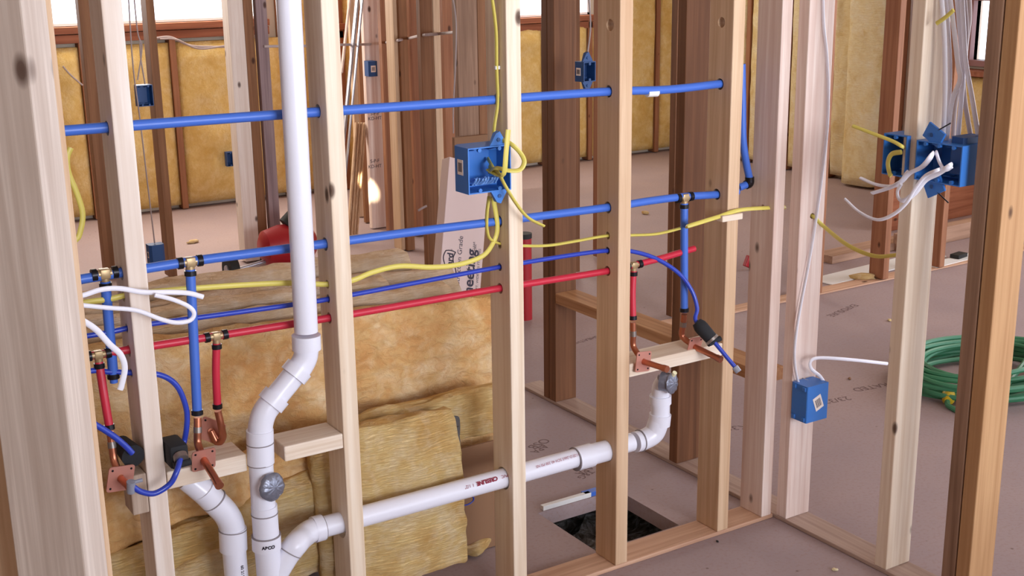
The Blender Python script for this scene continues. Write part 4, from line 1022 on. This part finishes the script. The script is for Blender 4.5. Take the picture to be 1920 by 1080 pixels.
# small red tools
p = at(988, 470, Y=4.3)
tag(obj('red_tool', box_bm(-.03, .03, -.03, .03, -.12, .05, .01), REDP, loc=(p.x, 4.3, p.z)), 'red tool body glimpsed between the box stud and the thick brown post', 'tool') if False else None
t = thing('red_bucket', 'red container on the floor glimpsed right of the blue box stud', 'container', loc=(at(983, 475, Y=4.4).x, 4.4, 0))
bm = tube_bm([(0, 0, 0), (0, 0, at(990, 445, Y=4.4).z)], .032, sides=24, smooth=False); shade_auto(obj('container_body', bm, REDP, t))
bm = tube_bm([(0, 0, at(990, 445, Y=4.4).z), (0, 0, at(990, 436, Y=4.4).z)], .034, sides=24, smooth=False); shade_auto(obj('lid', bm, BLKR, t))
p = at(1402, 500, Y=4.3)
bm = box_bm(-.028, .028, -.012, .012, -.012, .045, .004); bmesh.ops.rotate(bm, matrix=Matrix.Rotation(R(25), 3, 'Y'), verts=bm.verts, cent=(0, 0, 0))
p = at(1403, 503, Z=.012)
tag(obj('red_scrap', bm, REDP, loc=(p.x, p.y, .028)), 'small red piece on the floor left of the last plumbing stud', 'scrap')

# ------------------------------------------------------------------ leaning strips
def strip(a, b, r, M, label, flat=.4, name='trim_strip'):
    bm = tube_bm([a, b], r, sides=8, flat=flat, smooth=False); c = (V(a)+V(b))/2; bmesh.ops.translate(bm, verts=bm.verts, vec=-c)
    return tag(obj(name, bm, M, loc=c), label, 'strip')
a0 = at(672, -20, Y=6.35); b0_ = at(622, 480, Y=6.2)
strip(a0, b0_, .020, STEEL, 'shiny metal strip leaning left of the stamped pinkish stud')
strip(a0+V((.035, .01, 0)), b0_+V((.045, .02, .0)), .013, STEEL, 'second shiny metal strip leaning just right of the first')
strip(at(660, -40, Y=6.45), at(640, 130, Y=6.3)+V((0, 0, -.02)), .014, W_PINK, 'short pinkish strip leaning behind the metal strips')
for k, (xa, xb) in enumerate(((668, 652), (673, 657), (678, 663), (684, 668))):
    strip(at(xa, 230, Y=6.5), V((at(xb, 425, Y=6.35).x, 6.35, .01)), .014, W_TAN, ('leftmost', 'second', 'third', 'rightmost')[k]+' of the tan laths fanned out left of the stamped stud', flat=.5, name='wood_lath')

# ------------------------------------------------------------------ green cord
def coil(label):
    rn = random.Random(5); c = V((3.80, 2.76, 0)); pts = []
    n = 11; k_ = 26
    for i in range(n*k_):
        a = 2*math.pi*i/k_; turn = i/k_
        rr = .27+.05*math.sin(turn*2.1)+.02*math.sin(turn*5.3)
        x = c.x+.02*math.sin(turn*1.7)+math.cos(a)*rr*1.12; y = c.y+.02*math.cos(turn*2.3)+math.sin(a)*rr*.82
        pts.append(V((x, y, .010+.0085*turn*.9+.006*math.sin(a*2+turn))))
    pl = at(1778, 750, Z=.02)
    pts += [V((3.55, 2.52, .05)), V((3.44, 2.55, .012)), V((3.44, 2.63, .012)), pl]
    t = thing('extension_cord', label, 'cord', loc=c)
    tube('cord', pts, .0095, GREENH, t, sides=8, sub=2)
    d = (pl-V((3.44, 2.63, .012))).normalized()
    tube('plug', [pl-d*.01, pl, pl+d*.035, pl+d*.05], .02, PLUGY, t, sides=16, smooth=False, radii=[.014, .021, .023, .019])
    bm = bmesh.new()
    for s in ((-.007, 0), (.007, 0), (0, .008)): tube_bm([pl+d*.048+V((s[0], 0, s[1])), pl+d*.066+V((s[0], 0, s[1]))], .0024, sides=6, smooth=False, bm=bm)
    obj('plug_pins', local(t, bm), STEEL, t)
    return t
coil('coiled green extension cord with yellow plug on the floor at right')

# lumber lying in the far right room
def board(cx, cy, lx, ly, lz, z, rot, M, label):
    o = obj('lumber_board', box_bm(-lx/2, lx/2, -ly/2, ly/2, 0, lz, .002), M, loc=(cx, cy, z)); o.rotation_euler = (0, 0, rot); return tag(o, label, 'board')
p = at(1660, 465, Z=0); board(p.x+.1, p.y, 1.2, .12, .04, .001, R(3), W_OSX, 'old board lying on the floor behind the two brown partition studs')
p = at(1650, 503, Z=0); board(p.x, p.y, .9, .14, .006, .001, R(4), NAILP, 'white strip lying in front of the old board')
p = at(1790, 470, Z=0); board(p.x+.2, p.y+.18, .9, .07, .09, .001, R(2), W_OSX, 'grey timber lying low in the far right room')
p = at(1790, 440, Z=0); board(p.x+.25, p.y+.3, 1.0, .04, .24, .001, R(2), W_RX, 'reddish board on edge in the far right room')
p = at(1790, 497, Z=0); board(p.x+.1, p.y+.05, .5, .08, .01, .001, R(4), NAILP, 'white strip lying before the grey timber at right')
p = at(1797, 486, Z=0); board(p.x, p.y, .09, .05, .03, .001, R(10), BLKR, 'small black block on the white strip at right')
p = at(1560, 405, Z=0)

# floor stamps
def stamp(s, px_, py_, size, ang, M=None):
    p = at(px_, py_, Z=0); mt = Matrix.Translation((p.x, p.y, .0004)) @ Matrix.Rotation(R(ang), 4, 'Z')
    o = writing(s, size, M or INKF, fl, mt, bold=0, name='panel_stamp'); return o
INKF = mat('faded_floor_ink', lin(112, 88, 88), .8)
stamp('EE', 918, 968, .055, 180); stamp('EI', 915, 985, .055, 180)
stamp('OSB', 1010, 832, .05, 200); stamp('APA', 1012, 842, .04, 200); stamp('APA', 1096, 882, .04, 200); stamp('T&G', 1098, 890, .035, 200)
stamp('K35', 1380, 802, .05, 160); stamp('APA RATED', 1655, 722, .05, 170); stamp('23/32', 1568, 750, .05, 170); stamp('SHEATHING', 1090, 640, .035, 190)
stamp('EXPOSURE', 1580, 582, .05, 195)
# blue shim and pale strip at the back edge of the floor opening
o = obj('lumber_strip', box_bm(-.085, .085, -.008, .008, 0, .014, .001), NAILP, loc=(1.905, 2.745, .0005)); tag(o, 'pale strip along the back edge of the floor opening', 'strip')
o = obj('blue_shim', box_bm(-.045, .045, -.012, .012, 0, .014, .001), PEX_BLUE, loc=(2.02, 2.742, -.0), ); o.location.x = 1.985+.03; o.location.y = 2.75; o.location.z = .0005; tag(o, 'small blue shim at the back edge of the floor opening', 'shim')
